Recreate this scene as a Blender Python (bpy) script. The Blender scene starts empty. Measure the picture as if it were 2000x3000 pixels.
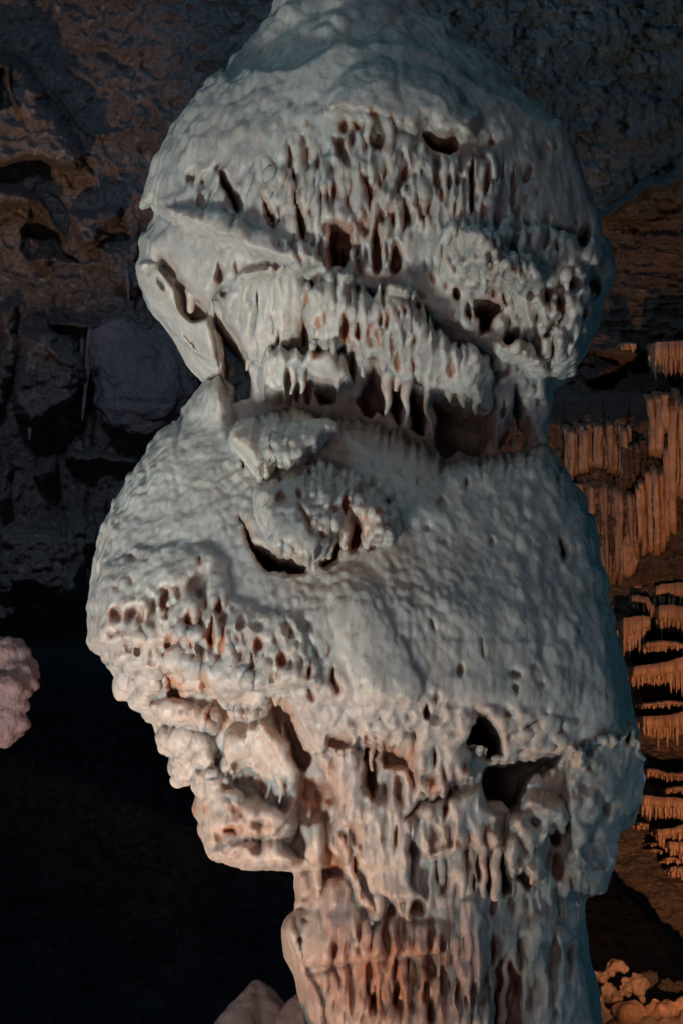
import bpy, math, random
import numpy as np

# ------------------------------------------------------------------ camera, world, lamps, exposure
scene = bpy.context.scene
COL = scene.collection
D = 12.0            # metres from the lens to the axis of the column
CZ = -1.0           # the lens stands low, looking up the column (rise shift)
cam_d = bpy.data.cameras.new('camera')
cam = bpy.data.objects.new('camera', cam_d)
COL.objects.link(cam)
cam.location = (0, -D, CZ)
cam.rotation_euler = (math.radians(90), 0, 0)
cam_d.sensor_fit = 'VERTICAL'
cam_d.sensor_height = 36.0
cam_d.lens = 36.0 * D / 3.0
cam_d.shift_y = -CZ / 3.0
cam_d.clip_start = 0.1
cam_d.clip_end = 200
scene.camera = cam

world = bpy.data.worlds.new('World')
scene.world = world
world.use_nodes = True
world.node_tree.nodes['Background'].inputs[0].default_value = (0.085, 0.21, 0.36, 1)
world.node_tree.nodes['Background'].inputs[1].default_value = 0.070

scene.view_settings.view_transform = 'Standard'
scene.view_settings.look = 'None'
scene.view_settings.exposure = 0
scene.view_settings.gamma = 1


def px(X, Y, y=0.0):
    """world point seen at photo pixel (X, Y) at depth y"""
    s = (D + y) / D
    return ((X - 1000) / 1000 * s, y, CZ + ((1500 - Y) / 1000 - CZ) * s)


def lamp(name, loc, target, power, color, radius=0.15, cone=60, blend=0.6):
    d = bpy.data.lights.new(name, 'SPOT')
    d.energy = power
    d.color = color
    d.shadow_soft_size = radius
    d.spot_size = math.radians(cone)
    d.spot_blend = blend
    o = bpy.data.objects.new(name, d)
    COL.objects.link(o)
    o.location = loc
    import mathutils
    v = mathutils.Vector(target) - mathutils.Vector(loc)
    o.rotation_euler = v.to_track_quat('-Z', 'Y').to_euler()
    return o


lamp('floodlight_white', (-4.2, -5.4, -4.4), (-0.44, 0, 0.14), 4900, (0.93, 1.0, 0.98), 1.2, 18.5, 1.0)
lamp('floodlight_teal', (3.6, -2.6, -2.6), (0.45, 0, -0.5), 48, (0.14, 0.62, 0.95), 0.3, 42, 0.9)
lamp('floodlight_blue', (-2.6, -4.5, 5.0), (0, 0, 0.1), 210, (0.38, 0.76, 1.0), 1.2, 60, 0.9)
lamp('floodlight_warm', (-2.4, -1.3, -3.6), (-0.32, -0.2, -1.15), 330, (1.0, 0.50, 0.30), 0.12, 34, 1.0)
lamp('fill_mauve', (-1.4, -8.0, -1.2), (-0.1, 0, 0.0), 190, (1.0, 0.72, 0.78), 1.0, 50, 0.9)  # soft front fill, added to bring up mauve mid tones on the column
lamp('floodlight_orange', px(2350, 3050, -0.4), px(1985, 2060, 3.4), 470, (1.0, 0.47, 0.23), 0.06, 41, 0.6)
lamp('floodlight_amber', px(-700, 2300, 0.0), px(60, 420, 4.5), 620, (1.0, 0.52, 0.30), 0.06, 18, 0.9)
lamp('floodlight_dim_blue', px(-300, -500, 0.0), px(250, 1250, 5.0), 210, (0.60, 0.72, 1.0), 0.15, 70, 0.9)
lamp('floodlight_night_blue', px(900, -1300, 2.5), px(1300, 100, 5.0), 60, (0.20, 0.55, 1.0), 0.15, 95, 0.9)

lamp('floodlight_lilac', (2.7, 1.3, -0.5), (0.90, 0, -0.88), 16, (0.80, 0.78, 1.0), 0.05, 15, 0.9)
lamp('fill_far_blue', (-2.0, 6.5, -5.0), (-1.0, 15.0, -1.0), 80, (0.14, 0.48, 1.0), 0.3, 120, 1.0)  # unseen fill light added to lift the black of the void towards blue

rng = np.random.default_rng(7)
random.seed(7)

# ------------------------------------------------------------------ noise helpers
def _hash(ix, iy, iz, seed):
    h = (ix.astype(np.int64) * 374761393 + iy.astype(np.int64) * 668265263 + iz.astype(np.int64) * 2147483647 + seed * 974634777) & 0xFFFFFFFF
    h = ((h ^ (h >> 13)) * 1274126177) & 0xFFFFFFFF
    h = ((h ^ (h >> 16)) * 2246822519) & 0xFFFFFFFF
    return (h ^ (h >> 15)) & 0xFFFFFFFF


def perlin(x, y, z, seed=0):
    x = np.asarray(x, np.float32); y = np.asarray(y, np.float32) + 0 * x; z = np.asarray(z, np.float32) + 0 * x
    xi = np.floor(x); yi = np.floor(y); zi = np.floor(z)
    xf = x - xi; yf = y - yi; zf = z - zi
    xi = xi.astype(np.int64); yi = yi.astype(np.int64); zi = zi.astype(np.int64)
    u = xf * xf * xf * (xf * (xf * 6 - 15) + 10)
    v = yf * yf * yf * (yf * (yf * 6 - 15) + 10)
    w = zf * zf * zf * (zf * (zf * 6 - 15) + 10)

    def g(a, b, c):
        h = _hash(xi + a, yi + b, zi + c, seed)
        gx = (h & 1023) / 511.5 - 1; gy = ((h >> 10) & 1023) / 511.5 - 1; gz = ((h >> 20) & 1023) / 511.5 - 1
        return (gx * (xf - a) + gy * (yf - b) + gz * (zf - c)).astype(np.float32)
    x00 = g(0, 0, 0) * (1 - u) + g(1, 0, 0) * u
    x10 = g(0, 1, 0) * (1 - u) + g(1, 1, 0) * u
    x01 = g(0, 0, 1) * (1 - u) + g(1, 0, 1) * u
    x11 = g(0, 1, 1) * (1 - u) + g(1, 1, 1) * u
    return ((x00 * (1 - v) + x10 * v) * (1 - w) + (x01 * (1 - v) + x11 * v) * w) * 1.1


def fbm(x, y, z, oct=4, seed=0, ridged=False):
    r = 0; a = 1.0; f = 1.0; t = 0
    for i in range(oct):
        n = perlin(x * f, y * f, z * f, seed + i)
        if ridged: n = 0.5 - np.abs(n) * 1.6
        r = r + a * n; t += a; a *= 0.5; f *= 2.03
    return r / t


def cells(x, y, z, seed=0):
    """cellular noise: distance to nearest feature point, and a random id"""
    x = np.asarray(x, np.float32); y = np.asarray(y, np.float32) + 0 * x; z = np.asarray(z, np.float32) + 0 * x
    xi = np.floor(x).astype(np.int64); yi = np.floor(y).astype(np.int64); zi = np.floor(z).astype(np.int64)
    best = np.full(x.shape, 9.0, np.float32); ident = np.zeros(x.shape, np.float32)
    for a in (-1, 0, 1):
        for b in (-1, 0, 1):
            for c in (-1, 0, 1):
                h = _hash(xi + a, yi + b, zi + c, seed)
                dx = xi + a + (h & 1023) / 1023.0 - x
                dy = yi + b + ((h >> 10) & 1023) / 1023.0 - y
                dz = zi + c + ((h >> 20) & 1023) / 1023.0 - z
                d = (dx * dx + dy * dy + dz * dz).astype(np.float32)
                m = d < best
                best = np.where(m, d, best)
                ident = np.where(m, ((h >> 5) & 1023) / 1023.0, ident)
    return np.sqrt(best), ident


def sstep(a, b, x):
    t = np.clip((x - a) / (b - a), 0, 1)
    return t * t * (3 - 2 * t)


# ------------------------------------------------------------------ object helpers
def make_mesh(name, verts, faces, mat, parent=None, smooth=True, attrs=None, normals=None):
    me = bpy.data.meshes.new(name)
    verts = np.asarray(verts, np.float32); faces = np.asarray(faces, np.int32)
    k = faces.shape[1]
    me.vertices.add(len(verts)); me.vertices.foreach_set('co', verts.ravel())
    me.loops.add(faces.size); me.loops.foreach_set('vertex_index', faces.ravel())
    me.polygons.add(len(faces)); me.polygons.foreach_set('loop_start', np.arange(0, faces.size, k, dtype=np.int32))
    me.update(calc_edges=True); me.validate()
    if smooth:
        me.polygons.foreach_set('use_smooth', np.ones(len(me.polygons), bool))
    if attrs:
        for an, av in attrs.items():
            a = me.attributes.new(an, 'FLOAT', 'POINT')
            a.data.foreach_set('value', np.asarray(av, np.float32))
    if normals is not None:
        me.normals_split_custom_set_from_vertices(normals)
    me.materials.append(mat)
    o = bpy.data.objects.new(name, me); COL.objects.link(o)
    if parent is not None:
        o.parent = parent
    return o


def tag(o, label=None, cat=None, group=None, kind=None):
    if label: o['label'] = label
    if cat: o['category'] = cat
    if group: o['group'] = group
    if kind: o['kind'] = kind
    return o


def empty(name, loc=(0, 0, 0)):
    o = bpy.data.objects.new(name, None); COL.objects.link(o)
    o.location = loc; o.empty_display_size = 0.1
    return o


def vnormals(v, q):
    a = v[q[:, 2]] - v[q[:, 0]]; b = v[q[:, 3]] - v[q[:, 1]]
    n = np.cross(a, b)
    N = np.zeros_like(v)
    for k in range(4):
        for c in range(3):
            N[:, c] += np.bincount(q[:, k], n[:, c], minlength=len(v))
    N /= np.maximum(np.linalg.norm(N, axis=1, keepdims=True), 1e-9)
    return N


def surface_nets(f, org, h):
    """f[ix, iy, iz] < 0 inside -> verts, quads"""
    s = f < 0
    c = np.zeros((f.shape[0] - 1, f.shape[1] - 1, f.shape[2] - 1), np.int8)
    for a in (0, 1):
        for b in (0, 1):
            for d in (0, 1):
                c += s[a:a + c.shape[0], b:b + c.shape[1], d:d + c.shape[2]]
    act = (c > 0) & (c < 8)
    ii = np.argwhere(act)
    idm = np.full(c.shape, -1, np.int32); idm[act] = np.arange(len(ii), dtype=np.int32)
    acc = np.zeros((len(ii), 3), np.float32); cnt = np.zeros(len(ii), np.float32)
    cor = [(a, b, d) for a in (0, 1) for b in (0, 1) for d in (0, 1)]
    vals = {k: f[ii[:, 0] + k[0], ii[:, 1] + k[1], ii[:, 2] + k[2]] for k in cor}
    for k in cor:
        for ax in range(3):
            if k[ax] == 1: continue
            k2 = list(k); k2[ax] = 1; k2 = tuple(k2)
            A = vals[k]; B = vals[k2]
            m = (A < 0) != (B < 0)
            t = np.where(m, A / np.where(m, A - B, 1), 0)
            p = np.array(k, np.float32)[None, :].repeat(len(ii), 0)
            p[:, ax] += t
            acc += p * m[:, None]; cnt += m
    v = (ii + acc / cnt[:, None]) * h + np.asarray(org)
    quads = []
    for ax in range(3):
        sl0 = [slice(None)] * 3; sl1 = [slice(None)] * 3
        sl0[ax] = slice(0, -1); sl1[ax] = slice(1, None)
        m = s[tuple(sl0)] != s[tuple(sl1)]
        e = np.argwhere(m)
        o1, o2 = [(1, 2), (2, 0), (0, 1)][ax]
        ok = (e[:, o1] > 0) & (e[:, o2] > 0) & (e[:, o1] < f.shape[o1] - 1) & (e[:, o2] < f.shape[o2] - 1)
        e = e[ok]
        ins = s[e[:, 0], e[:, 1], e[:, 2]]

        def at(da, db):
            q = e.copy(); q[:, o1] += da; q[:, o2] += db
            return idm[q[:, 0], q[:, 1], q[:, 2]]
        q = np.stack([at(-1, -1), at(0, -1), at(0, 0), at(-1, 0)], 1)
        q[~ins] = q[~ins][:, ::-1]
        quads.append(q)
    q = np.concatenate(quads); q = q[(q >= 0).all(1)]
    return v.astype(np.float32), q


def laplace(v, q, it=1, k=0.5):
    n = len(v)
    e = np.concatenate([q[:, [0, 1]], q[:, [1, 2]], q[:, [2, 3]], q[:, [3, 0]]])
    cnt = np.bincount(e[:, 0], minlength=n) + np.bincount(e[:, 1], minlength=n)
    for _ in range(it):
        s = np.zeros_like(v)
        for c in range(3):
            s[:, c] = np.bincount(e[:, 0], v[e[:, 1], c], minlength=n) + np.bincount(e[:, 1], v[e[:, 0], c], minlength=n)
        v = v * (1 - k) + k * s / np.maximum(cnt, 1)[:, None]
    return v.astype(np.float32)


# ------------------------------------------------------------------ materials
def nodes_of(name):
    m = bpy.data.materials.new(name); m.use_nodes = True
    nt = m.node_tree
    return m, nt, nt.nodes['Principled BSDF']


def N(nt, typ, **kw):
    n = nt.nodes.new(typ)
    for k, v in kw.items():
        if k.startswith('_'): setattr(n, k[1:], v)
        else: n.inputs[k].default_value = v
    return n


def mixc(nt, fac, a, b):
    n = nt.nodes.new('ShaderNodeMix'); n.data_type = 'RGBA'
    for sock, val in ((0, fac), (6, a), (7, b)):
        if hasattr(val, 'is_output'): nt.links.new(val, n.inputs[sock])
        else: n.inputs[sock].default_value = val if sock == 0 else (*val, 1)
    return n.outputs[2]


def ramp(nt, src, lo, hi):
    n = nt.nodes.new('ShaderNodeMapRange')
    nt.links.new(src, n.inputs[0]); n.inputs[1].default_value = lo; n.inputs[2].default_value = hi
    return n.outputs[0]


def flowstone_mat(name, c1, c2, stain=(0.45, 0.21, 0.12), rough=0.5, sss=0.85, scale=1.0, bump=0.32):
    m, nt, b = nodes_of(name)
    geo = N(nt, 'ShaderNodeNewGeometry')
    mp = N(nt, 'ShaderNodeMapping'); mp.inputs['Scale'].default_value = (scale, scale, scale * 0.55)
    nt.links.new(geo.outputs['Position'], mp.inputs[0])
    n1 = N(nt, 'ShaderNodeTexNoise', Scale=4.0, Detail=6.0, Roughness=0.6)
    n2 = N(nt, 'ShaderNodeTexNoise', Scale=38.0, Detail=5.0, Roughness=0.62)
    n3 = N(nt, 'ShaderNodeTexNoise', Scale=150.0, Detail=3.0, Roughness=0.6)
    for n in (n1, n2, n3): nt.links.new(mp.outputs[0], n.inputs['Vector'])
    c = mixc(nt, ramp(nt, n1.outputs[0], 0.38, 0.62), c1, c2)
    c = mixc(nt, ramp(nt, n2.outputs[0], 0.52, 0.75), c, tuple(x * 0.62 for x in c2))
    mp2 = N(nt, 'ShaderNodeMapping'); mp2.inputs['Scale'].default_value = (scale * 13, scale * 13, scale * 1.3)
    nt.links.new(geo.outputs['Position'], mp2.inputs[0])
    n4 = N(nt, 'ShaderNodeTexNoise', Scale=1.0, Detail=6.0, Roughness=0.65, Distortion=0.6)
    nt.links.new(mp2.outputs[0], n4.inputs['Vector'])
    sm = N(nt, 'ShaderNodeMath', _operation='MULTIPLY'); sm.inputs[1].default_value = 0.45
    nt.links.new(ramp(nt, n4.outputs[0], 0.50, 0.72), sm.inputs[0])
    c = mixc(nt, sm.outputs[0], c, (c2[0] * .82, c2[1] * .62, c2[2] * .48))
    rr_ = N(nt, 'ShaderNodeMapRange'); rr_.inputs[1].default_value = .35; rr_.inputs[2].default_value = .7
    rr_.inputs[3].default_value = rough - .14; rr_.inputs[4].default_value = rough + .16
    nt.links.new(n2.outputs[0], rr_.inputs[0]); nt.links.new(rr_.outputs[0], b.inputs['Roughness'])
    at = N(nt, 'ShaderNodeAttribute', _attribute_name='stain')
    c = mixc(nt, at.outputs['Fac'], c, stain)
    nt.links.new(c, b.inputs['Base Color'])
    b.inputs['Roughness'].default_value = rough
    b.inputs['Specular IOR Level'].default_value = 0.5
    if sss:
        b.inputs['Subsurface Weight'].default_value = sss
        b.inputs['Subsurface Radius'].default_value = (1.0, 0.62, 0.42)
        b.inputs['Subsurface Scale'].default_value = 0.06
    add = N(nt, 'ShaderNodeMath', _operation='ADD')
    mul = N(nt, 'ShaderNodeMath', _operation='MULTIPLY'); mul.inputs[1].default_value = 0.35
    nt.links.new(n3.outputs[0], mul.inputs[0]); nt.links.new(n2.outputs[0], add.inputs[0]); nt.links.new(mul.outputs[0], add.inputs[1])
    bp = N(nt, 'ShaderNodeBump', Strength=bump, Distance=0.012)
    nt.links.new(add.outputs[0], bp.inputs['Height']); nt.links.new(bp.outputs[0], b.inputs['Normal'])
    return m


def rock_mat(name, c1, c2, c3, scale=1.0, bump=1.0, rough=0.7, zs=1.0, dist=0.055):
    m, nt, b = nodes_of(name)
    geo = N(nt, 'ShaderNodeNewGeometry')
    mp = N(nt, 'ShaderNodeMapping'); mp.inputs['Scale'].default_value = (scale, scale, scale * zs)
    nt.links.new(geo.outputs['Position'], mp.inputs[0])
    n1 = N(nt, 'ShaderNodeTexNoise', Scale=2.2, Detail=8.0, Roughness=0.65)
    n2 = N(nt, 'ShaderNodeTexNoise', Scale=16.0, Detail=9.0, Roughness=0.72)
    v = N(nt, 'ShaderNodeTexVoronoi', Scale=26.0)
    for n in (n1, n2, v): nt.links.new(mp.outputs[0], n.inputs['Vector'])
    c = mixc(nt, ramp(nt, n1.outputs[0], 0.4, 0.6), c1, c2)
    c = mixc(nt, ramp(nt, n2.outputs[0], 0.55, 0.72), c, c3)
    nt.links.new(c, b.inputs['Base Color'])
    b.inputs['Roughness'].default_value = rough
    b.inputs['Specular IOR Level'].default_value = 0.3
    add = N(nt, 'ShaderNodeMath', _operation='ADD')
    nt.links.new(n2.outputs[0], add.inputs[0])
    mul = N(nt, 'ShaderNodeMath', _operation='MULTIPLY'); mul.inputs[1].default_value = 0.4
    nt.links.new(v.outputs['Distance'], mul.inputs[0]); nt.links.new(mul.outputs[0], add.inputs[1])
    bp = N(nt, 'ShaderNodeBump', Strength=bump, Distance=dist)
    nt.links.new(add.outputs[0], bp.inputs['Height']); nt.links.new(bp.outputs[0], b.inputs['Normal'])
    return m


M_white = flowstone_mat('white_flowstone', (0.60, 0.55, 0.48), (0.45, 0.41, 0.375), rough=0.45)
M_pink = flowstone_mat('pink_flowstone', (0.33, 0.18, 0.16), (0.24, 0.15, 0.155), bump=0.9, scale=1.6, sss=0.15)
M_brown = flowstone_mat('brown_flowstone', (0.60, 0.44, 0.37), (0.50, 0.36, 0.30), sss=0.1)
M_orange = flowstone_mat('ochre_flowstone', (0.38, 0.23, 0.14), (0.25, 0.145, 0.09), sss=0.0, bump=0.7, scale=0.8, rough=0.6)
M_rock = rock_mat('dark_cave_rock', (0.085, 0.083, 0.08), (0.14, 0.13, 0.12), (0.32, 0.29, 0.26))
M_rockR = rock_mat('brown_cave_rock', (0.10, 0.075, 0.06), (0.16, 0.115, 0.085), (0.30, 0.21, 0.15), zs=3.0)
M_boulder = rock_mat('grey_boulder_rock', (0.12, 0.11, 0.115), (0.16, 0.145, 0.15), (0.20, 0.18, 0.18), bump=0.9)
M_floor = rock_mat('cave_floor_rock', (0.10, 0.085, 0.07), (0.15, 0.125, 0.10), (0.2, 0.17, 0.14))

# ------------------------------------------------------------------ polygons in photo pixels, traced on enlarged crops of it
CROP = {0: (0, 0, 1.2755), 1: (350, 0, .6378), 2: (1000, 0, .6378), 3: (350, 550, .5102), 4: (1000, 550, .5102),
        5: (200, 1200, .6378), 6: (1000, 1200, .6378), 7: (400, 1900, .574), 8: (1100, 1900, .574)}


def cp(k, pts):
    a, b, s = CROP[k]
    return np.array([(a + x * s, b + y * s) for x, y in pts], np.float32)


def poly_sd(P, X, Y):
    """signed distance, positive inside"""
    d = np.full(X.shape, 1e9, np.float32); ins = np.zeros(X.shape, bool)
    n = len(P)
    for i in range(n):
        ax, ay = P[i]; bx, by = P[(i + 1) % n]
        ex, ey = bx - ax, by - ay
        t = np.clip(((X - ax) * ex + (Y - ay) * ey) / (ex * ex + ey * ey + 1e-9), 0, 1)
        d = np.minimum(d, (X - ax - t * ex) ** 2 + (Y - ay - t * ey) ** 2)
        c = ((ay > Y) != (by > Y))
        with np.errstate(divide='ignore', invalid='ignore'):
            xi = ex * (Y - ay) / (ey if ey != 0 else 1e-9) + ax
        ins ^= c & (X < xi)
    d = np.sqrt(d)
    return np.where(ins, d, -d)


# silhouette of the column, (x, y) in crop 0
SL = cp(0, [(700, -160), (665, -60), (652, -20), (645, 0), (625, 40), (590, 75), (555, 120), (535, 150), (520, 190), (490, 230), (465, 265), (440, 300), (418, 345),
            (395, 385), (382, 420), (370, 465), (363, 490), (345, 520), (330, 560), (317, 610), (322, 650), (340, 690), (355, 720),
            (395, 770), (415, 810), (430, 840), (455, 870), (479, 893), (472, 908), (458, 925), (440, 930), (420, 955), (390, 990), (350, 1030),
            (310, 1075), (285, 1110), (260, 1160), (245, 1200), (228, 1250), (220, 1290), (210, 1340), (208, 1400), (212, 1430),
            (205, 1475), (215, 1500), (260, 1506), (262, 1560), (272, 1590), (315, 1620), (350, 1650), (365, 1680), (370, 1715),
            (385, 1730), (390, 1765), (415, 1798), (447, 1803), (455, 1850), (465, 1900), (475, 1940), (490, 1975), (530, 1985),
            (580, 2006), (640, 1992), (676, 1997), (680, 2050), (682, 2088), (655, 2108), (645, 2140), (655, 2200), (680, 2250),
            (690, 2300), (700, 2352), (690, 2440), (640, 2540)])
SR = cp(0, [(820, -160), (880, -60), (915, -20), (930, 0), (985, 25), (1010, 55), (1045, 80), (1065, 100), (1085, 130), (1130, 155), (1180, 200), (1195, 225), (1250, 270),
            (1290, 310), (1320, 370), (1345, 440), (1365, 510), (1378, 550), (1385, 590), (1401, 625), (1395, 650), (1372, 680),
            (1360, 710), (1345, 760), (1335, 800), (1310, 850), (1280, 880), (1268, 890), (1265, 920), (1250, 1000), (1255, 1020),
            (1290, 1080), (1310, 1120), (1330, 1170), (1350, 1200), (1365, 1250), (1390, 1340), (1405, 1420), (1420, 1480),
            (1435, 1560), (1450, 1620), (1462, 1690), (1465, 1750), (1458, 1800), (1450, 1850), (1415, 1900), (1405, 1960),
            (1400, 2010), (1370, 2050), (1345, 2065), (1340, 2090), (1348, 2150), (1352, 2200), (1365, 2240), (1375, 2290),
            (1385, 2352), (1400, 2440), (1440, 2540)])
# depth of the front of the body, (photo y, metres)
DEP = [(-200, .16), (0, .24), (150, .36), (300, .46), (480, .54), (700, .57), (900, .54), (1080, .44), (1180, .32), (1270, .24), (1400, .34),
       (1600, .48), (1850, .62), (2050, .64), (2160, .56), (2300, .46), (2500, .42), (2700, .40), (3000, .42), (3300, .48)]
H = 0.005
gx = np.arange(-0.80, 0.92, H, dtype=np.float32)
gz = np.arange(-1.72, 1.74, H, dtype=np.float32)
gy = np.arange(-1.12, 0.38, H, dtype=np.float32)
GX, GZ = np.meshgrid(gx, gz, indexing='ij')
Yv = 1500 - 1000 * gz
xl = (np.interp(Yv, SL[:, 1], SL[:, 0]) - 1000) / 1000
xr = (np.interp(Yv, SR[:, 1], SR[:, 0]) - 1000) / 1000
top = np.clip((Yv + 205) / 120, 0.02, 1) ** 0.5
dep = np.interp(Yv, [a for a, b in DEP], [b for a, b in DEP]) * top
dep = np.convolve(np.pad(dep, 6, 'edge'), np.ones(13) / 13, 'valid')
xc = (xl + xr) / 2; hw = np.maximum((xr - xl) / 2, 0.02) * np.where(Yv < -60, top, 1)
XC, HW, DP = xc[None, :], hw[None, :], dep[None, :]
q = np.clip(np.abs(GX - XC) / HW, 0, 1)
H0 = DP * np.sqrt(1 - q ** 2.2)
PASS_SRC = None


def blur(A, n, it=3):
    k = np.ones(2 * n + 1, np.float32) / (2 * n + 1)
    for _ in range(it):
        A = np.apply_along_axis(lambda r: np.convolve(np.pad(r, n, 'edge'), k, 'valid'), 0, A)
        A = np.apply_along_axis(lambda r: np.convolve(np.pad(r, n, 'edge'), k, 'valid'), 1, A)
    return A


def begin(front_depth):
    """photo pixel at which each cell of the relief is seen, for a front surface this deep"""
    global RB, S, PX, PY, R, HOLE, STAIN, PART, PARTS, NW, NW2, NW3
    S = D / (D - front_depth)
    PX = 1000 + 1000 * GX * S
    PY = 1500 - 1000 * (CZ + (GZ - CZ) * S)
    R = np.zeros_like(GX); RB = np.zeros_like(GX); HOLE = np.zeros_like(GX); STAIN = np.zeros_like(GX)
    PART = np.zeros(GX.shape, np.int16); PARTS = ['trunk']
    NW = perlin(PX / 60, PY / 60, 0 * PX, 3); NW2 = perlin(PX / 60, PY / 60, 0 * PX + 7, 4); NW3 = perlin(PX / 22, PY / 30, 0 * PX + 2, 5)


def teeth_fn(seed, w, amp):
    r = np.random.default_rng(seed)
    xs = []; x = -100
    while x < 2200:
        ww = w * r.uniform(0.55, 1.6); xs.append((x + ww / 2, ww, amp * r.uniform(0.1, 1.0) ** 1.3)); x += ww
    xx = np.arange(0, 2001, 1.0); t = np.zeros_like(xx)
    for c, ww, a in xs:
        u = np.abs(xx - c) / (ww / 2)
        t = np.maximum(t, a * np.clip(1 - u, 0, 1) ** 0.7)
    return lambda X: np.interp(X, xx, t)




def layer(P, h, top=60, bot=8, teeth=None, part=None, warp=12, stain=0.0, seed=0):
    x0, y0 = P.min(0) - 60; x1, y1 = P.max(0) + 160
    m = (PX > x0) & (PX < x1) & (PY > y0) & (PY < y1)
    X = PX[m] + warp * NW[m] + 0.5 * warp * NW3[m]; Y = PY[m] + warp * NW2[m]
    if teeth:
        Y = Y - teeth_fn(seed, teeth[0], teeth[1])(X)
    d = poly_sd(P, X, Y); d2 = poly_sd(P, X, Y + 4)
    gyd = np.clip((d2 - d) / 4, -1, 1)               # +1 on top edge, -1 on bottom edge
    w = top * (0.5 + 0.5 * gyd) + bot * (0.5 - 0.5 * gyd)
    t = np.clip(d / w, 0, 1)
    rise = np.sqrt(np.clip(1 - (1 - t) ** 2, 0, 1))
    R[m] += h * rise; RB[m] += h * rise
    if stain: STAIN[m] = np.maximum(STAIN[m], stain * t)
    if part:
        PARTS.append(part)
        mm = np.zeros(PX.shape, bool); mm[m] = d > 2
        PART[mm] = len(PARTS) - 1


def hole(P, depth=0.12, soft=14, stain=0.7, warp=10):
    x0, y0 = P.min(0) - 40; x1, y1 = P.max(0) + 40
    m = (PX > x0) & (PX < x1) & (PY > y0) & (PY < y1)
    d = poly_sd(P, PX[m] + warp * NW[m] + warp * NW3[m], PY[m] + warp * NW2[m])
    t = np.clip((d + 2) / soft, 0, 1)
    k = t * t * (3 - 2 * t)
    R[m] -= depth * k
    HOLE[m] = np.maximum(HOLE[m], k)
    STAIN[m] = np.maximum(STAIN[m], stain * np.clip((d + 8) / soft, 0, 1))


def pit(k, x, y, rx, ry, depth=None, tilt=0, stain=0.7, grow=1.0):
    a, b, s = CROP[k]
    X = a + x * s; Y = b + y * s; rx *= s * grow; ry *= s * grow
    dx = PX - X; dy = PY - Y
    c, sn = math.cos(math.radians(tilt)), math.sin(math.radians(tilt))
    u = (dx * c + dy * sn); v = (-dx * sn + dy * c)
    v = v + 9 * NW2 + 5 * NW3; u = u + 6 * NW + 5 * NW3
    w = rx * np.clip(0.8 + 0.35 * v / ry, 0.3, 1.3)        # tear-drop: wider towards its foot
    r = np.sqrt((u / w) ** 2 + (v / ry) ** 2)
    t = np.clip((1.15 - r) / 0.55, 0, 1)
    k2 = t * t * (3 - 2 * t)
    small = .45 if max(rx, ry) < 17 else 1.0
    dd = small * depth if depth is not None else small * min(0.060, 0.0020 * min(rx, ry) + 0.012)
    R[:] = R - dd * k2
    HOLE[:] = np.maximum(HOLE, k2 * (dd > 0.03))
    STAIN[:] = np.maximum(STAIN, stain * np.clip((1.35 - r) / 0.5, 0, 1))


def lace(X, Y, rx, ry, sx, sy, thr, dp, st, seed, lean=0.0):
    r = np.sqrt(((PX - X) / rx) ** 2 + ((PY - Y) / ry) ** 2)
    k = sstep(1.1, 0.7, r)
    n = perlin((PX + lean * (PY - Y)) / sx + .5 * NW, PY / sy, 0 * PX, seed) + .45 * perlin((PX + lean * (PY - Y)) / (sx * .5), PY / (sy * .45), 0 * PX, seed + 1)
    t = sstep(thr - .06, thr + .38, n) * k
    R[:] = R - dp * t
    STAIN[:] = np.maximum(STAIN, st * sstep(thr - .10, thr + .25, n) * k)
    R[:] = R + .75 * dp * k * np.clip(thr - .1 - n, -.1, .7)


def band(X, Y, rx, ry):
    return np.clip(1.6 - 1.6 * np.sqrt(((PX - X) / rx) ** 2 + ((PY - Y) / ry) ** 2), 0, 1)



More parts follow.
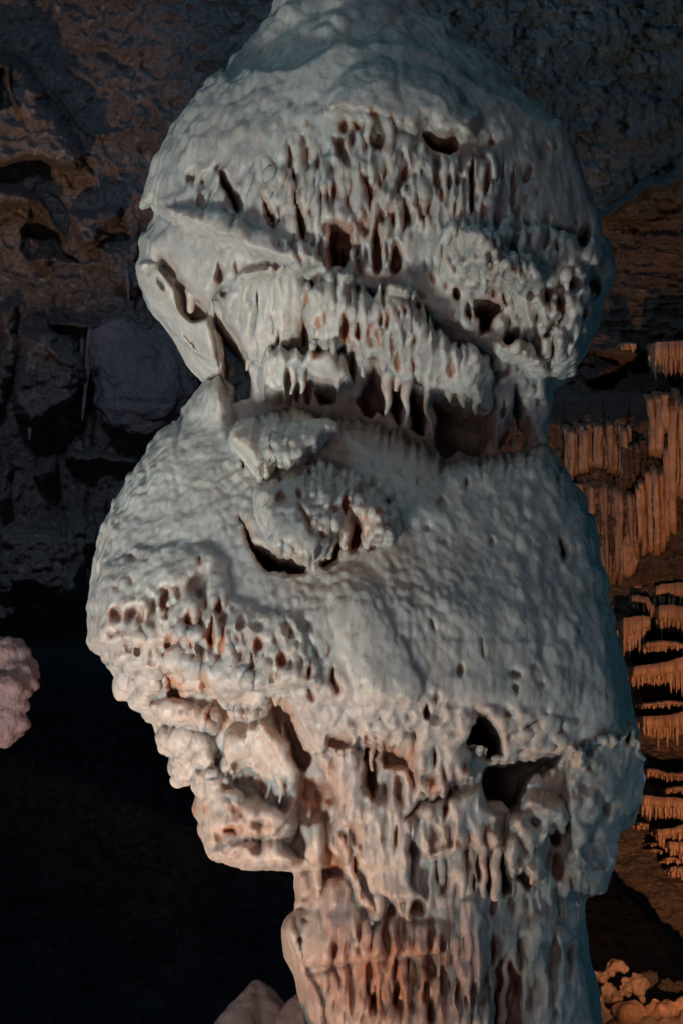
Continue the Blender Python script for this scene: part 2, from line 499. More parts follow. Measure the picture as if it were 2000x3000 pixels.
def sculpt():
    global R, HOLE, STAIN
    # --- masses laid over the trunk (crop coordinates)
    layer(np.concatenate([cp(1, [(60, 1000), (150, 760), (300, 560), (470, 380), (600, 310), (740, 300), (800, 300), (880, 250), (1000, 185), (1180, 168), (1340, 172), (1440, 205)]),
                          cp(2, [(420, 190), (520, 260), (640, 380), (850, 480), (1000, 600), (1100, 800), (1190, 1100), (1250, 1250)]),
                          cp(4, [(1568, 560), (1420, 900), (1300, 1100), (1240, 1120), (1000, 1000), (700, 800), (450, 640), (200, 560)]),
                          cp(3, [(1100, 480), (600, 300), (250, 160)])]), 0.10, top=20, bot=14, part='upper_dome')
    layer(np.concatenate([cp(1, [(940, 500), (960, 400), (1040, 290), (1200, 235), (1350, 265), (1480, 320)]),
                          cp(2, [(560, 400), (640, 500), (620, 600), (560, 620), (530, 600), (470, 625), (430, 600), (390, 520), (340, 590), (240, 560), (130, 520), (40, 500)])]),
          0.085, top=110, bot=9, teeth=(38, 26), part='snowy_hump', seed=3)
    layer(np.concatenate([cp(1, [(1020, 620), (1100, 560), (1260, 580), (1400, 620)]), cp(2, [(420, 700), (560, 700), (700, 680), (740, 800), (720, 960), (560, 980), (480, 1100), (420, 1180), (300, 1200), (250, 1130), (200, 1180), (120, 1130), (60, 1100), (-60, 1060)]),
                          cp(1, [(880, 1080), (800, 900), (860, 740)])]), 0.035, top=40, bot=12, teeth=(30, 60), part='drip_curtain', seed=5)
    # shoulder lobe on the left, and the fan of folds under it
    layer(cp(3, [(100, 450), (130, 300), (240, 160), (330, 110), (450, 90), (600, 130), (820, 210), (930, 245), (1090, 290), (1160, 340), (1200, 420), (1000, 470),
                 (760, 520), (600, 560), (540, 640), (480, 690), (380, 560), (250, 420), (180, 560), (120, 560)]), 0.085, top=90, bot=24, part='shoulder_lobe')
    layer(cp(3, [(560, 600), (700, 470), (860, 420), (1040, 425), (1080, 560), (1040, 830), (930, 870), (880, 880), (800, 1000), (745, 990), (640, 800)]), 0.09, top=40, bot=16, teeth=(26, 30), part='fold_curtain', seed=9)
    layer(cp(3, [(110, 480), (230, 440), (300, 540), (360, 720), (420, 760), (520, 720), (560, 900), (560, 1060), (540, 1000), (430, 960), (330, 860), (200, 740), (110, 600)]), 0.045, top=24, bot=12, part='side_curtain', seed=10)
    # bright apron in the middle
    layer(np.concatenate([cp(3, [(1050, 500), (1200, 440), (1400, 470)]),
                          cp(4, [(60, 500), (300, 510), (430, 570), (520, 690), (640, 820), (780, 850), (850, 880), (870, 1000), (860, 1240), (780, 1245), (680, 1190), (620, 1185), (540, 1150),
                                 (490, 1185), (430, 1085), (380, 1130), (310, 1080), (270, 1050), (200, 1000), (160, 965), (120, 985), (60, 900)]),
                          cp(3, [(1300, 920), (1280, 860), (1100, 850), (1060, 700)])]), 0.23, top=95, bot=8, teeth=(30, 40), part='bright_apron', seed=12)
    layer(cp(3, [(780, 1060), (800, 960), (850, 890), (950, 860), (1100, 850), (1250, 860), (1320, 950), (1330, 1090), (1240, 1120), (1130, 1090), (1060, 1050), (960, 1160), (860, 1160), (800, 1120)]),
          0.22, top=80, bot=8, teeth=(34, 30), part='hanging_knob', seed=14)
    # right-hand block
    layer(cp(4, [(560, 260), (640, 140), (800, 110), (1000, 130), (1200, 200), (1440, 300), (1500, 430), (1440, 560), (1420, 800), (1300, 1090), (1180, 1040), (1120, 900),
                 (1000, 600), (900, 540), (700, 560), (600, 520), (560, 400)]), 0.055, top=50, bot=12, teeth=(26, 26), part='right_block', seed=15)
    layer(cp(4, [(680, 200), (800, 165), (900, 195), (960, 330), (1090, 330), (1140, 400), (1180, 500), (1090, 570), (1000, 540), (940, 520), (900, 490), (800, 460), (700, 470), (660, 430), (720, 330)]),
          0.17, top=70, bot=7, teeth=(22, 30), part='hanging_knob', seed=16)
    layer(cp(4, [(860, 880), (960, 840), (1100, 900), (1180, 1040), (1190, 1300), (1170, 1480), (1100, 1480), (1050, 1300), (1010, 1120), (960, 1350), (900, 1470), (860, 1400), (870, 1200)]),
          0.07, top=40, bot=12, part='pillar', seed=17)
    layer(cp(4, [(1110, 700), (1250, 640), (1400, 620), (1430, 760), (1380, 950), (1310, 1100), (1220, 1110), (1210, 900)]), 0.04, top=30, bot=10, part='right_curtain')
    # lower dome, overhanging the stem with a ragged lip
    low = np.concatenate([cp(3, [(560, 1070), (650, 1200)]), cp(5, [(760, 0), (1000, 40), (1250, -20)]), cp(4, [(100, 1300), (300, 1360), (480, 1420), (600, 1545), (900, 1490), (1180, 1480)]),
                          cp(6, [(1040, 300), (1130, 480), (1200, 760), (1260, 1060), (1300, 1300)]),
                          cp(8, [(1350, 560), (1270, 430), (1100, 500), (1050, 540), (960, 525), (700, 560), (600, 560), (560, 500), (470, 480), (520, 650), (400, 690), (290, 740), (230, 680), (130, 500), (0, 480)]),
                          cp(7, [(1150, 470), (1100, 510), (980, 520), (900, 540), (800, 390), (740, 250), (680, 235), (560, 330), (430, 250), (320, 125), (130, 110), (0, 130), (-120, 60)]),
                          cp(5, [(95, 1090), (100, 850), (170, 520), (280, 300), (420, 120)])])
    layer(low, 0.16, top=80, bot=16, teeth=(26, 34), part='lower_dome', warp=14, seed=20)
    layer(cp(5, [(740, 60), (780, 0), (900, -30), (1000, -50), (1180, -30), (1250, 50), (1250, 110), (1190, 100), (1080, 200), (1030, 245), (960, 225), (900, 265), (830, 245), (800, 190), (750, 140)]),
          0.19, top=60, bot=7, teeth=(24, 26), part='bright_knob', seed=21)
    layer(cp(5, [(860, 330), (1000, 262), (1150, 200), (1280, 240), (1420, 330), (1500, 400), (1540, 470), (1500, 560), (1380, 600), (1340, 500), (1310, 470), (1275, 610), (1240, 530), (1200, 610), (1140, 680), (1060, 665), (1000, 620), (950, 640), (910, 560), (860, 450)]),
          0.24, top=130, bot=7, teeth=(26, 30), part='bright_knob', seed=22)
    # swelling with pitted face, low on the left
    layer(cp(5, [(120, 900), (160, 760), (300, 640), (450, 620), (600, 600), (740, 700), (760, 850), (900, 900), (1050, 960), (1130, 1100), (1180, 1254), (900, 1300), (600, 1300), (300, 1250), (200, 1180), (110, 1120)]),
          0.045, top=150, bot=18, part='pitted_bulge')
    layer(cp(5, [(1180, 780), (1300, 700), (1400, 780), (1480, 950), (1560, 1100), (1640, 1300), (1560, 1400), (1350, 1350), (1220, 1100)]), 0.022, top=60, bot=40)
    # lobes under the dome, left
    for P, h, nm, sd in (
        ([(0, 130), (90, 100), (130, 200), (80, 260), (110, 330), (60, 370), (0, 290)], .05, 'underside_lobe', 1),
        ([(75, 280), (130, 250), (250, 270), (400, 290), (420, 360), (380, 410), (300, 395), (200, 400), (120, 390)], .10, 'underside_lobe', 2),
        ([(120, 400), (200, 390), (330, 400), (390, 430), (300, 520), (270, 560), (200, 550), (130, 500)], .07, 'underside_lobe', 3),
        ([(165, 560), (250, 540), (300, 560), (310, 660), (230, 700), (180, 620)], .05, 'underside_lobe', 4),
        ([(270, 480), (330, 420), (400, 470), (420, 560), (400, 640), (300, 600)], .07, 'underside_lobe', 5),
        ([(420, 520), (450, 430), (560, 370), (650, 350), (740, 420), (800, 540), (840, 600), (810, 800), (760, 800), (700, 720), (620, 640), (540, 600), (500, 680), (430, 620)], .09, 'hooded_lobe', 6),
        ([(290, 620), (420, 600), (520, 700), (640, 780), (800, 800), (820, 900), (780, 1000), (860, 1080), (820, 1120), (700, 1130), (600, 1150), (480, 1090), (380, 1080), (340, 900)], .11, 'drip_lobe', 7),
        ([(430, 780), (560, 770), (720, 800), (780, 880), (700, 950), (560, 960), (470, 900)], .05, 'drip_lobe', 8),
        ([(380, 1020), (520, 980), (780, 980), (830, 1050), (810, 1110), (600, 1150), (400, 1085)], .04, 'drip_lobe', 9)):
        layer(cp(7, P), h, top=44, bot=24, teeth=(26, 16), part=nm, warp=16, seed=30 + sd)
    # stem
    for k, P, h, tp, bt, nm, sd in (
        (7, [(900, 540), (980, 520), (1110, 500), (1160, 520), (1170, 700), (1240, 760), (1300, 600), (1420, 600), (1500, 750), (1420, 900), (1400, 1200), (1500, 1300), (1300, 1300), (1200, 1250), (1130, 1120), (1040, 900), (1030, 760), (950, 640)], .07, 30, 30, 'stem_apron', 1),
        (7, [(820, 880), (960, 880), (960, 1100), (930, 1250), (900, 1200), (860, 1060)], .05, 14, 14, 'drip_pillar', 2),
        (7, [(1000, 900), (1080, 960), (1110, 1120), (1190, 1280), (1260, 1380), (1200, 1400), (1120, 1280), (1060, 1120)], .045, 14, 14, 'drip_pillar', 3),
        (7, [(820, 1130), (900, 1180), (1060, 1160), (1150, 1380), (1300, 1400), (1568, 1400), (1568, 1560), (1200, 1600), (1000, 1620), (860, 1640), (740, 1440), (800, 1330)], .05, 60, 40, 'stem_bulge', 4),
        (8, [(130, 880), (230, 800), (400, 740), (545, 680), (570, 800), (660, 860), (660, 1000), (560, 1050), (500, 1000), (400, 1050), (260, 1080), (200, 1000)], .07, 24, 20, 'stem_apron', 5),
        (8, [(770, 720), (850, 740), (960, 760), (980, 940), (880, 950), (860, 1180), (800, 1180), (760, 1130), (700, 1150), (660, 1050), (680, 900)], .10, 30, 8, 'teal_apron', 6),
        (8, [(1000, 520), (1080, 480), (1200, 430), (1330, 470), (1370, 640), (1340, 780), (1230, 900), (1210, 1100), (1150, 1240), (1020, 1210), (980, 1100), (1000, 950), (960, 760)], .09, 30, 14, 'teal_apron', 7),
        (8, [(430, 1300), (500, 1260), (560, 1400), (580, 1600), (590, 1950), (380, 1950), (400, 1700), (430, 1560)], .06, 40, 40, 'flute', 8),
        (8, [(740, 1450), (820, 1350), (960, 1400), (1040, 1500), (1080, 1700), (1140, 1950), (800, 1950), (800, 1750)], .05, 50, 40, 'flute', 9),
        (7, [(1150, 1600), (1300, 1560), (1450, 1620), (1568, 1700), (1500, 1950), (1000, 1950), (900, 1800), (880, 1680)], .02, 30, 40, 'flute', 10),
        (7, [(740, 1440), (780, 1350), (830, 1450), (850, 1600), (950, 1800), (960, 1950), (900, 1950), (840, 1720), (760, 1560)], .03, 20, 20, 'flute', 11)):
        layer(cp(k, P), h, top=tp, bot=bt, teeth=(22, 18) if bt < 20 else None, part=nm, warp=10, seed=50 + sd)

    # --- cavities
    for k, P, dp, st in (
        (1, [(940, 1020), (975, 1190), (1030, 1180), (1080, 1120), (1075, 1040), (1000, 1010)], .28, .8),
        (1, [(1390, 590), (1430, 590), (1470, 630), (1540, 600), (1560, 660), (1520, 700), (1450, 680), (1415, 650)], .22, .7),
        (3, [(535, 660), (570, 720), (640, 800), (700, 900), (745, 990), (750, 1160), (660, 1205), (640, 1100), (585, 1060), (575, 830), (540, 740)], .22, .3),
        (3, [(310, 500), (380, 530), (450, 620), (510, 680), (490, 720), (400, 750), (350, 660)], .07, .3),
        (3, [(1120, 1110), (1140, 1085), (1220, 1120), (1230, 1170), (1150, 1180)], .28, .5),
        (3, [(1440, 970), (1480, 970), (1500, 1100), (1525, 1180), (1520, 1290), (1480, 1250), (1440, 1290), (1400, 1280), (1360, 1220), (1380, 1160), (1400, 1080)], .40, .5),
        (4, [(275, 1120), (320, 1090), (365, 1140), (352, 1350), (320, 1350), (275, 1270), (262, 1180)], .40, .5),
        (4, [(400, 1120), (430, 1085), (470, 1170), (490, 1300), (480, 1400), (400, 1360), (388, 1250)], .42, .5),
        (4, [(510, 1190), (540, 1155), (620, 1190), (680, 1195), (720, 1250), (770, 1255), (850, 1260), (860, 1400), (850, 1480), (800, 1505), (720, 1510), (680, 1490), (600, 1530), (560, 1500), (530, 1420), (550, 1310)], .55, .4),
        (4, [(1000, 1130), (1030, 1180), (1050, 1300), (1080, 1400), (1065, 1475), (940, 1490), (900, 1460), (960, 1350), (990, 1230)], .50, .2),
        (4, [(760, 650), (850, 610), (920, 640), (930, 700), (880, 740), (870, 800), (800, 820), (790, 750), (760, 720)], .28, .5),
        (4, [(940, 800), (1040, 790), (1030, 880), (950, 900), (915, 880)], .30, .3),
        (5, [(785, 475), (830, 520), (860, 600), (920, 620), (950, 645), (1010, 660), (1060, 670), (1100, 700), (1095, 740), (1000, 750), (900, 740), (860, 680), (830, 620), (800, 540)], .44, .5),
        (5, [(1240, 540), (1258, 600), (1235, 680), (1180, 712), (1158, 690), (1200, 660), (1225, 600)], .34, .6),
        (5, [(1310, 470), (1345, 500), (1362, 580), (1340, 620), (1290, 640), (1285, 590), (1300, 550)], .15, .9),
        (7, [(140, 110), (230, 190), (245, 265), (150, 250)], .08, .8),
        (7, [(610, 640), (640, 670), (660, 720), (635, 730)], .03, .9),
    (7, [(850, 670), (900, 650), (930, 690), (985, 680), (1015, 760), (1000, 800), (960, 790), (930, 860), (890, 880), (880, 800), (830, 770)], .035, .8),
        (7, [(750, 240), (790, 320), (830, 450), (895, 550), (860, 630), (800, 600), (760, 460), (740, 330)], .10, .6),
        (7, [(670, 240), (740, 260), (760, 340), (740, 420), (690, 370)], .10, .5),
        (7, [(975, 455), (1010, 432), (1080, 455), (1105, 495), (1030, 515), (970, 505)], .10, .5),
        (7, [(1155, 560), (1230, 560), (1220, 760), (1190, 775), (1170, 650)], .12, .7),
        (7, [(1250, 540), (1290, 500), (1400, 560), (1400, 600), (1260, 600)], .10, .7),
        (7, [(960, 1000), (1040, 1070), (1075, 1150), (970, 1165)], .05, .9),
        (8, [(520, 330), (580, 340), (640, 430), (660, 540), (590, 560), (565, 500), (455, 480), (480, 410)], .75, .1),
        (8, [(545, 620), (570, 595), (700, 570), (840, 535), (970, 520), (940, 600), (830, 650), (790, 710), (760, 780), (740, 840), (690, 840), (640, 790), (570, 780), (550, 700)], .85, .1),
        (8, [(720, 1170), (770, 1125), (830, 1190), (780, 1240)], .12, .4),
        (8, [(540, 672), (400, 700), (300, 750), (230, 820), (150, 880), (140, 860), (210, 780), (280, 735), (420, 685)], .10, .2),
        (8, [(350, 975), (300, 1010), (240, 1065), (250, 1075), (320, 1035), (380, 1000)], .06, .3),
        (8, [(605, 1650), (660, 1560), (700, 1600), (750, 1700), (750, 1960), (600, 1960)], .10, .6)):
        hole(cp(k, P), dp, stain=st)

    for t in (
        (1, 1030, 565, 26, 38), (1, 1090, 570, 20, 32, None, -25), (1, 950, 490, 14, 12), (1, 1165, 515, 22, 18), (1, 1250, 543, 18, 16), (1, 1300, 545, 12, 14), (1, 1193, 650, 18, 50),
        (1, 865, 560, 12, 14, .015), (1, 1035, 712, 22, 62, None, -18), (1, 870, 755, 10, 30), (1, 910, 740, 14, 38), (1, 1110, 800, 14, 52, None, -8), (1, 1155, 880, 14, 38), (1, 1195, 840, 12, 40),
        (1, 1315, 790, 26, 38), (1, 1460, 820, 24, 38, .03), (1, 1480, 890, 12, 34), (1, 1310, 960, 24, 52, None, 0, .3), (1, 1385, 960, 16, 44), (1, 505, 870, 28, 92, .15, -28, .4), (1, 375, 915, 18, 24, None, 0, .3),
        (1, 690, 970, 26, 82, .15, -22, .4), (1, 825, 975, 24, 112, .12, -12, .5), (1, 1130, 1030, 22, 66), (1, 1180, 1110, 26, 112, .12), (1, 1270, 1160, 34, 56, .12),
        (1, 455, 1230, 16, 26, None, 0, .3), (1, 535, 1220, 10, 34, None, -20, .3), (1, 780, 680, 15, 20, .02, 0, .2), (1, 1420, 950, 12, 40), (1, 960, 900, 10, 40), (1, 1050, 930, 12, 50), (1, 1060, 640, 12, 30),
        (2, 690, 640, 22, 22), (2, 600, 830, 17, 112, .09), (2, 664, 820, 20, 70), (2, 660, 930, 20, 22), (2, 790, 850, 13, 88, None, 0, .3), (2, 855, 800, 18, 38, None, 25, .2), (2, 850, 915, 12, 24, None, 0, .3),
        (2, 900, 890, 12, 14, None, 0, .3), (2, 935, 700, 25, 45, .02, 0, .1), (2, 980, 680, 10, 15, None, 0, .1), (2, 1112, 1100, 30, 56, .10, 15, .1), (2, 1040, 1052, 60, 12, .03, 8, .1), (2, 855, 1000, 10, 10, None, 0, .3),
        (2, 1120, 945, 10, 12, .02, 0, .1), (2, 975, 910, 10, 14, .015, 0, .1), (2, 740, 780, 10, 40, .03, 10, .1), (2, 520, 930, 8, 30, .03),
        (3, 300, 450, 24, 62, .07, -50, .3), (3, 570, 490, 26, 52, .06, 0, .3), (3, 590, 700, 12, 42, .04, -20, .2), (3, 1070, 620, 17, 42, .07, 0, 1), (3, 1055, 780, 22, 55, .08, 0, 1), (3, 1185, 735, 14, 28, None, 0, .9),
        (3, 1290, 790, 30, 74, .09, 0, 1), (3, 1140, 760, 20, 26, .03, 0, .9), (3, 1375, 820, 14, 52, None, 0, .9), (3, 1432, 820, 9, 48, None, 0, .9), (3, 1480, 860, 12, 54, None, -8, .9), (3, 1530, 750, 13, 52, None, 0, .9),
        (3, 1155, 905, 12, 20, None, 0, .8), (3, 1120, 950, 20, 30, .02, 0, .8), (3, 910, 840, 10, 44, .05, 0, .3), (3, 970, 1110, 22, 78, .10, 0, .8), (3, 1018, 1125, 12, 62, .08, 0, .8), (3, 1075, 1110, 20, 74, .10, 0, .8),
        (3, 1335, 980, 18, 92, .10, 0, .8), (3, 790, 640, 8, 60, .03, 0, .2), (3, 680, 440, 9, 60, .03, -20, .2), (3, 880, 760, 8, 70, .025, -6, .2), (3, 420, 900, 18, 90, .04, -45, .1), (3, 240, 560, 14, 40, .03, -30, .1),
        (4, 660, 590, 26, 42, .10), (4, 600, 550, 14, 26), (4, 525, 510, 16, 32, None, -20), (4, 725, 700, 28, 55, .09, 0, .3), (4, 645, 710, 20, 15, .03, 0, .3), (4, 1060, 400, 20, 42, .06, -20), (4, 775, 405, 12, 20),
        (4, 1180, 620, 25, 42, .06, 0, .5), (4, 1250, 670, 36, 62, .09, 0, .5), (4, 1200, 800, 24, 76, .11, 35, .1), (4, 1210, 920, 18, 64, .09, 0, .1), (4, 1430, 590, 36, 92, .14, 0, .1), (4, 1265, 850, 20, 18, .05, 0, .1),
        (4, 1130, 730, 14, 38, .06, 0, .2), (4, 1140, 480, 18, 34, .06, 0, .2), (4, 930, 1260, 15, 54, .06, 0, .3), (4, 630, 1030, 16, 60, .03, 0, .8), (4, 320, 1000, 20, 60, .04, 0, .8), (4, 410, 1020, 12, 50, .03, 0, .7), (4, 330, 720, 10, 14, .04), (4, 100, 820, 14, 50, .05, 0, .9),
        (4, 460, 590, 14, 30, .04, -40), (4, 860, 470, 10, 40, .04), (4, 930, 600, 14, 80, .05, -14, .5), (4, 880, 560, 20, 50, .04, 0, .5), (4, 1020, 530, 8, 26, .03), (4, 1350, 200, 10, 12, .03), (4, 900, 340, 30, 26, .02, 0, .4), (4, 1080, 520, 10, 30, .04, 0, .2),
        (5, 975, 395, 28, 30, .05, 0, .9), (5, 1060, 380, 17, 30, .05, -20, .8), (5, 1275, 430, 22, 44, .06, 0, .9), (5, 1435, 465, 22, 20, .04, 0, .9), (5, 1090, 500, 22, 84, .03, -25, .7), (5, 800, 230, 15, 28, .06, 0, .1), (5, 958, 240, 13, 20, .05, 0, .1),
        (5, 1015, 155, 8, 18, .03), (5, 935, 140, 7, 60, .02, 0, .4), (5, 600, 690, 16, 20, .05, 0, .6), (5, 605, 790, 62, 80, .045, 25, .15), (5, 445, 870, 17, 58, .06, 15, .6), (5, 295, 680, 40, 24, .03, 0, .2), (5, 235, 830, 20, 18, .03, 0, .3), (5, 230, 945, 34, 36, .035, 0, .6),
        (5, 340, 945, 22, 42, .03, 0, .6), (5, 465, 1070, 26, 40, .05, 0, .8), (5, 555, 960, 26, 40, .05, 0, .8), (5, 565, 1060, 12, 44, .04, 0, .8), (5, 692, 900, 22, 30, .06, 10, 1), (5, 655, 1010, 14, 62, .06, 5, 1), (5, 712, 1040, 12, 72, .06, 0, 1), (5, 660, 1060, 24, 30, .05, 0, 1), (5, 705, 1090, 16, 30, .05, 0, .9),
        (5, 875, 1070, 28, 30, .05, 0, .9), (5, 840, 1160, 14, 46, .05, 0, .9), (5, 795, 1130, 17, 30, .04, 0, .8), (5, 980, 1145, 30, 36, .05, 0, .9), (5, 1250, 290, 10, 24, .03, -30), (5, 1390, 420, 8, 12, .03), (5, 390, 960, 40, 70, .03, 0, .1), (5, 290, 790, 22, 22, .03, 0, .2), (5, 1110, 1200, 16, 40, .03, 0, .6), (5, 1210, 1220, 20, 50, .03, 0, .5),
        (6, 350, 330, 12, 24, .03, 0, .2), (6, 395, 545, 20, 18, .04, 0, .2), (6, 475, 605, 18, 20, .025, 0, .1), (6, 690, 600, 15, 19, .05, -20, .2), (6, 690, 290, 12, 24, .03, 20, .1), (6, 460, 430, 30, 32, .02, 0, .1), (6, 1010, 640, 22, 54, .07, -20, .2),
        (6, 845, 500, 10, 10, .02, 0, .1), (6, 320, 510, 20, 15, .02, 0, .1), (6, 1085, 1020, 16, 18, .03, 0, .1), (6, 545, 1190, 14, 28, .04, 0, .3), (6, 570, 340, 14, 30, .03, 0, .1), (6, 800, 1210, 30, 20, .04, 0, .1), (6, 1180, 910, 20, 25, .025, 0, .1), (6, 890, 1180, 20, 18, .03, 0, .2), (6, 420, 990, 12, 40, .02, -20, .2), (6, 650, 1100, 14, 40, .02, -10, .2),
        (7, 345, 170, 34, 60, .06, 0, .6), (7, 230, 320, 12, 12, .03), (7, 370, 340, 28, 34, .04, 0, .8), (7, 510, 655, 15, 20, .05, 0, .5), (7, 620, 455, 8, 12, .02), (7, 480, 920, 42, 18, .05, 0, .9), (7, 525, 925, 24, 26, .06, 0, .6), (7, 580, 975, 50, 10, .04, 0, .5),
        (7, 1175, 505, 20, 60, .10, 0, .6), (7, 1220, 500, 16, 50, .08, 0, .6), (7, 935, 885, 14, 11, .05, 0, .3), (7, 1015, 890, 22, 15, .06, 0, .3), (7, 1140, 1010, 13, 20, .05), (7, 1118, 1090, 16, 54, .06, 10, .9), (7, 1180, 1335, 22, 20, .05), (7, 1300, 1340, 34, 36, .07), (7, 1435, 1320, 44, 36, .08), (7, 1345, 1295, 12, 14, .04),
        (7, 1215, 1800, 18, 66, .06, 0, .9), (7, 1335, 1780, 34, 90, .06, 0, 1), (7, 1480, 1760, 20, 64, .05, 0, .9), (7, 1385, 1640, 12, 70, .04, 0, 1), (7, 1325, 1620, 20, 54, .035, 0, 1), (7, 1190, 1640, 30, 60, .03, 0, 1), (7, 1430, 1680, 16, 70, .03, 0, .9), (7, 1500, 1860, 24, 60, .04, 0, 1), (7, 1100, 1760, 20, 90, .02, 0, .8), (7, 1560, 1700, 14, 80, .03, 0, .9),
        (7, 845, 1330, 34, 16, .03, 0, .2), (7, 860, 1390, 30, 12, .03, 0, .2), (7, 855, 1270, 30, 12, .03, 0, .3), (7, 840, 1490, 30, 12, .03, 0, .2), (7, 1320, 950, 12, 60, .03), (7, 350, 50, 10, 20, .03), (7, 890, 230, 16, 40, .035, -20, .6), (7, 880, 110, 14, 30, .03), (7, 1010, 170, 24, 60, .035, -15, .5), (7, 1480, 320, 20, 34, .05, 0, .3), (7, 1530, 250, 12, 30, .03, 0, .3),
        (8, 930, 960, 46, 34, .09, 0, .3), (8, 935, 1110, 32, 70, .05, 0, .7), (8, 655, 1150, 26, 124, .10, 0, .4), (8, 575, 1150, 16, 104, .09, 0, .4), (8, 527, 1110, 14, 84, .07, 0, .4), (8, 503, 1195, 13, 42, .06, 0, .4), (8, 580, 910, 17, 24, .05), (8, 655, 1440, 10, 28, .03, 0, .1), (8, 1090, 610, 26, 18, .06, 0, .4),
        (8, 420, 990, 18, 20, .04), (8, 455, 600, 16, 26, .05), (8, 300, 555, 16, 44, .07, 0, .2), (8, 260, 325, 20, 34, .05), (8, 865, 640, 16, 30, .04, 0, 0), (8, 815, 1030, 10, 18, .04, 0, .1), (8, 340, 1230, 12, 40, .03, -15, .4), (8, 1070, 500, 16, 30, .05, 20, 0), (8, 700, 430, 10, 50, .04, 55, 0), (8, 800, 380, 12, 60, .04, 60, 0), (8, 600, 420, 14, 20, .04, 0, 0), (8, 460, 1790, 10, 30, .02),
        (8, 720, 200, 30, 20, .04, 60, .1), (8, 850, 180, 20, 14, .04, 0, .2)):
        pit(*t)

    # orange, iron-rich bands of the stem (mineral colour)
    for (X, Y, rx, ry, s) in ((1150, 2860, 230, 200, 1.1), (930, 2340, 80, 90, .8), (980, 2520, 90, 110, .55), (860, 2480, 90, 60, .4), (640, 2080, 160, 90, .35), (420, 1880, 130, 90, .22), (760, 2440, 160, 60, .4), (1000, 2650, 160, 80, .3)):
        r = np.sqrt(((PX - X) / rx) ** 2 + ((PY - Y) / ry) ** 2) + 0.35 * NW
        STAIN = np.maximum(STAIN, s * np.clip(1.3 - r, 0, 1) * (0.75 + 0.5 * NW3))
    STAIN = np.clip(STAIN, 0, 1)

    # lace of drips with open gaps between them
    lace(1010, 580, 260, 220, 26, 75, .16, .055, .75, 81)
    lace(1330, 560, 230, 130, 24, 70, .20, .045, .45, 82)
    lace(700, 560, 190, 110, 26, 80, .18, .045, .15, 83, .4)
    lace(1560, 900, 170, 300, 30, 48, .14, .065, .15, 84)
    lace(1430, 760, 130, 90, 26, 34, .18, .04, .3, 85)
    lace(1130, 940, 190, 120, 20, 55, .26, .04, .8, 86)
    lace(1030, 1500, 160, 130, 26, 36, .16, .035, .5, 87, .4)
    lace(520, 1850, 230, 150, 34, 46, .18, .045, .6, 88)
    lace(780, 1900, 200, 120, 28, 50, .22, .035, .6, 89)
    lace(1350, 2120, 380, 60, 44, 40, .16, .05, .1, 90)
    lace(1150, 2350, 260, 200, 34, 90, .16, .05, .6, 91)
    lace(1400, 2560, 230, 150, 26, 110, .18, .05, .45, 92)
    lace(1160, 2850, 260, 180, 26, 90, .12, .045, .95, 93)
    lace(700, 2380, 170, 140, 44, 60, .16, .05, .6, 94)
    lace(1620, 2350, 200, 200, 44, 60, .18, .05, .1, 95)
    lace(1600, 2800, 170, 240, 40, 130, .20, .04, .1, 97)
    lace(1430, 2880, 120, 200, 24, 130, .10, .06, .5, 98)
    STAIN = np.clip(STAIN, 0, 1)

    # vertical folds of the curtains and stem, in photo-sized bands
    fold = np.maximum.reduce([band(1000, 700, 260, 260), band(820, 900, 200, 180), band(1180, 1060, 260, 200), band(800, 1040, 160, 120), band(1180, 2700, 420, 420),
                              band(1500, 1000, 160, 220), band(1620, 2750, 220, 320), band(1300, 2350, 380, 180) * .7, band(780, 1290, 170, 90) * .7])
    fl = perlin(PX / 24 + 1.2 * NW, PY / 260, 0 * PX, 11) + 0.6 * perlin(PX / 11 + NW, PY / 120, 0 * PX, 12)
    R += 0.020 * fold * fl
    leftfan = band(720, 900, 160, 220)
    R += 0.016 * leftfan * perlin((PX + 0.35 * (PY - 700)) / 20, PY / 400, 0 * PX, 13)



begin(H0)
sculpt()
RM = RB.copy()
for _ in range(7):      # let each lip's own depth decide where it is seen
    RM[1:-1, 1:-1] = np.maximum.reduce([RM[1:-1, 1:-1], RM[:-2, 1:-1], RM[2:, 1:-1], RM[1:-1, :-2], RM[1:-1, 2:]])
begin(H0 + np.clip(blur(RM, 4), 0, .7) * sstep(1.0, .8, q))
sculpt()

# --- the field, one depth slice at a time
F = np.empty((len(gx), len(gy), len(gz)), np.float32)
for j, y in enumerate(gy):
    ay = y / DP if y < 0 else y / (DP * 0 + 0.34)
    ayy = ay / (DP if y < 0 else 0.34)
    ax = (GX - XC) / HW
    k0 = np.sqrt(ax * ax + ay * ay) + 1e-6
    k1 = np.sqrt((ax / HW) ** 2 + ayy ** 2) + 1e-6
    fade = 1 - sstep(0.04, 0.26, y)
    edge = sstep(1.03, 0.80, np.abs(ax)) if y > -0.12 else sstep(1.30, 0.90, np.abs(ax))
    F[:, j, :] = k0 * (k0 - 1) / k1 - R * fade * edge
F = np.clip(F, -0.05, 0.05)
for _ in range(2):      # soften the steps where the outline jumps from row to row
    F[:, :, 1:-1] = 0.25 * F[:, :, :-2] + 0.5 * F[:, :, 1:-1] + 0.25 * F[:, :, 2:]
F[:, :, 0] = 0.05

# true hanging stalactites and small lobes, joined into the field
front = -(H0 + R)
STAL = []


def surf_y(X, Y):
    # walk the depth estimate once
    y = -0.4
    for _ in range(4):
        x, _, z = px(X, Y, y)
        i = int(np.clip(round((x - gx[0]) / H), 0, len(gx) - 1)); k = int(np.clip(round((z - gz[0]) / H), 0, len(gz) - 1))
        y = float(front[i, k])
    return y


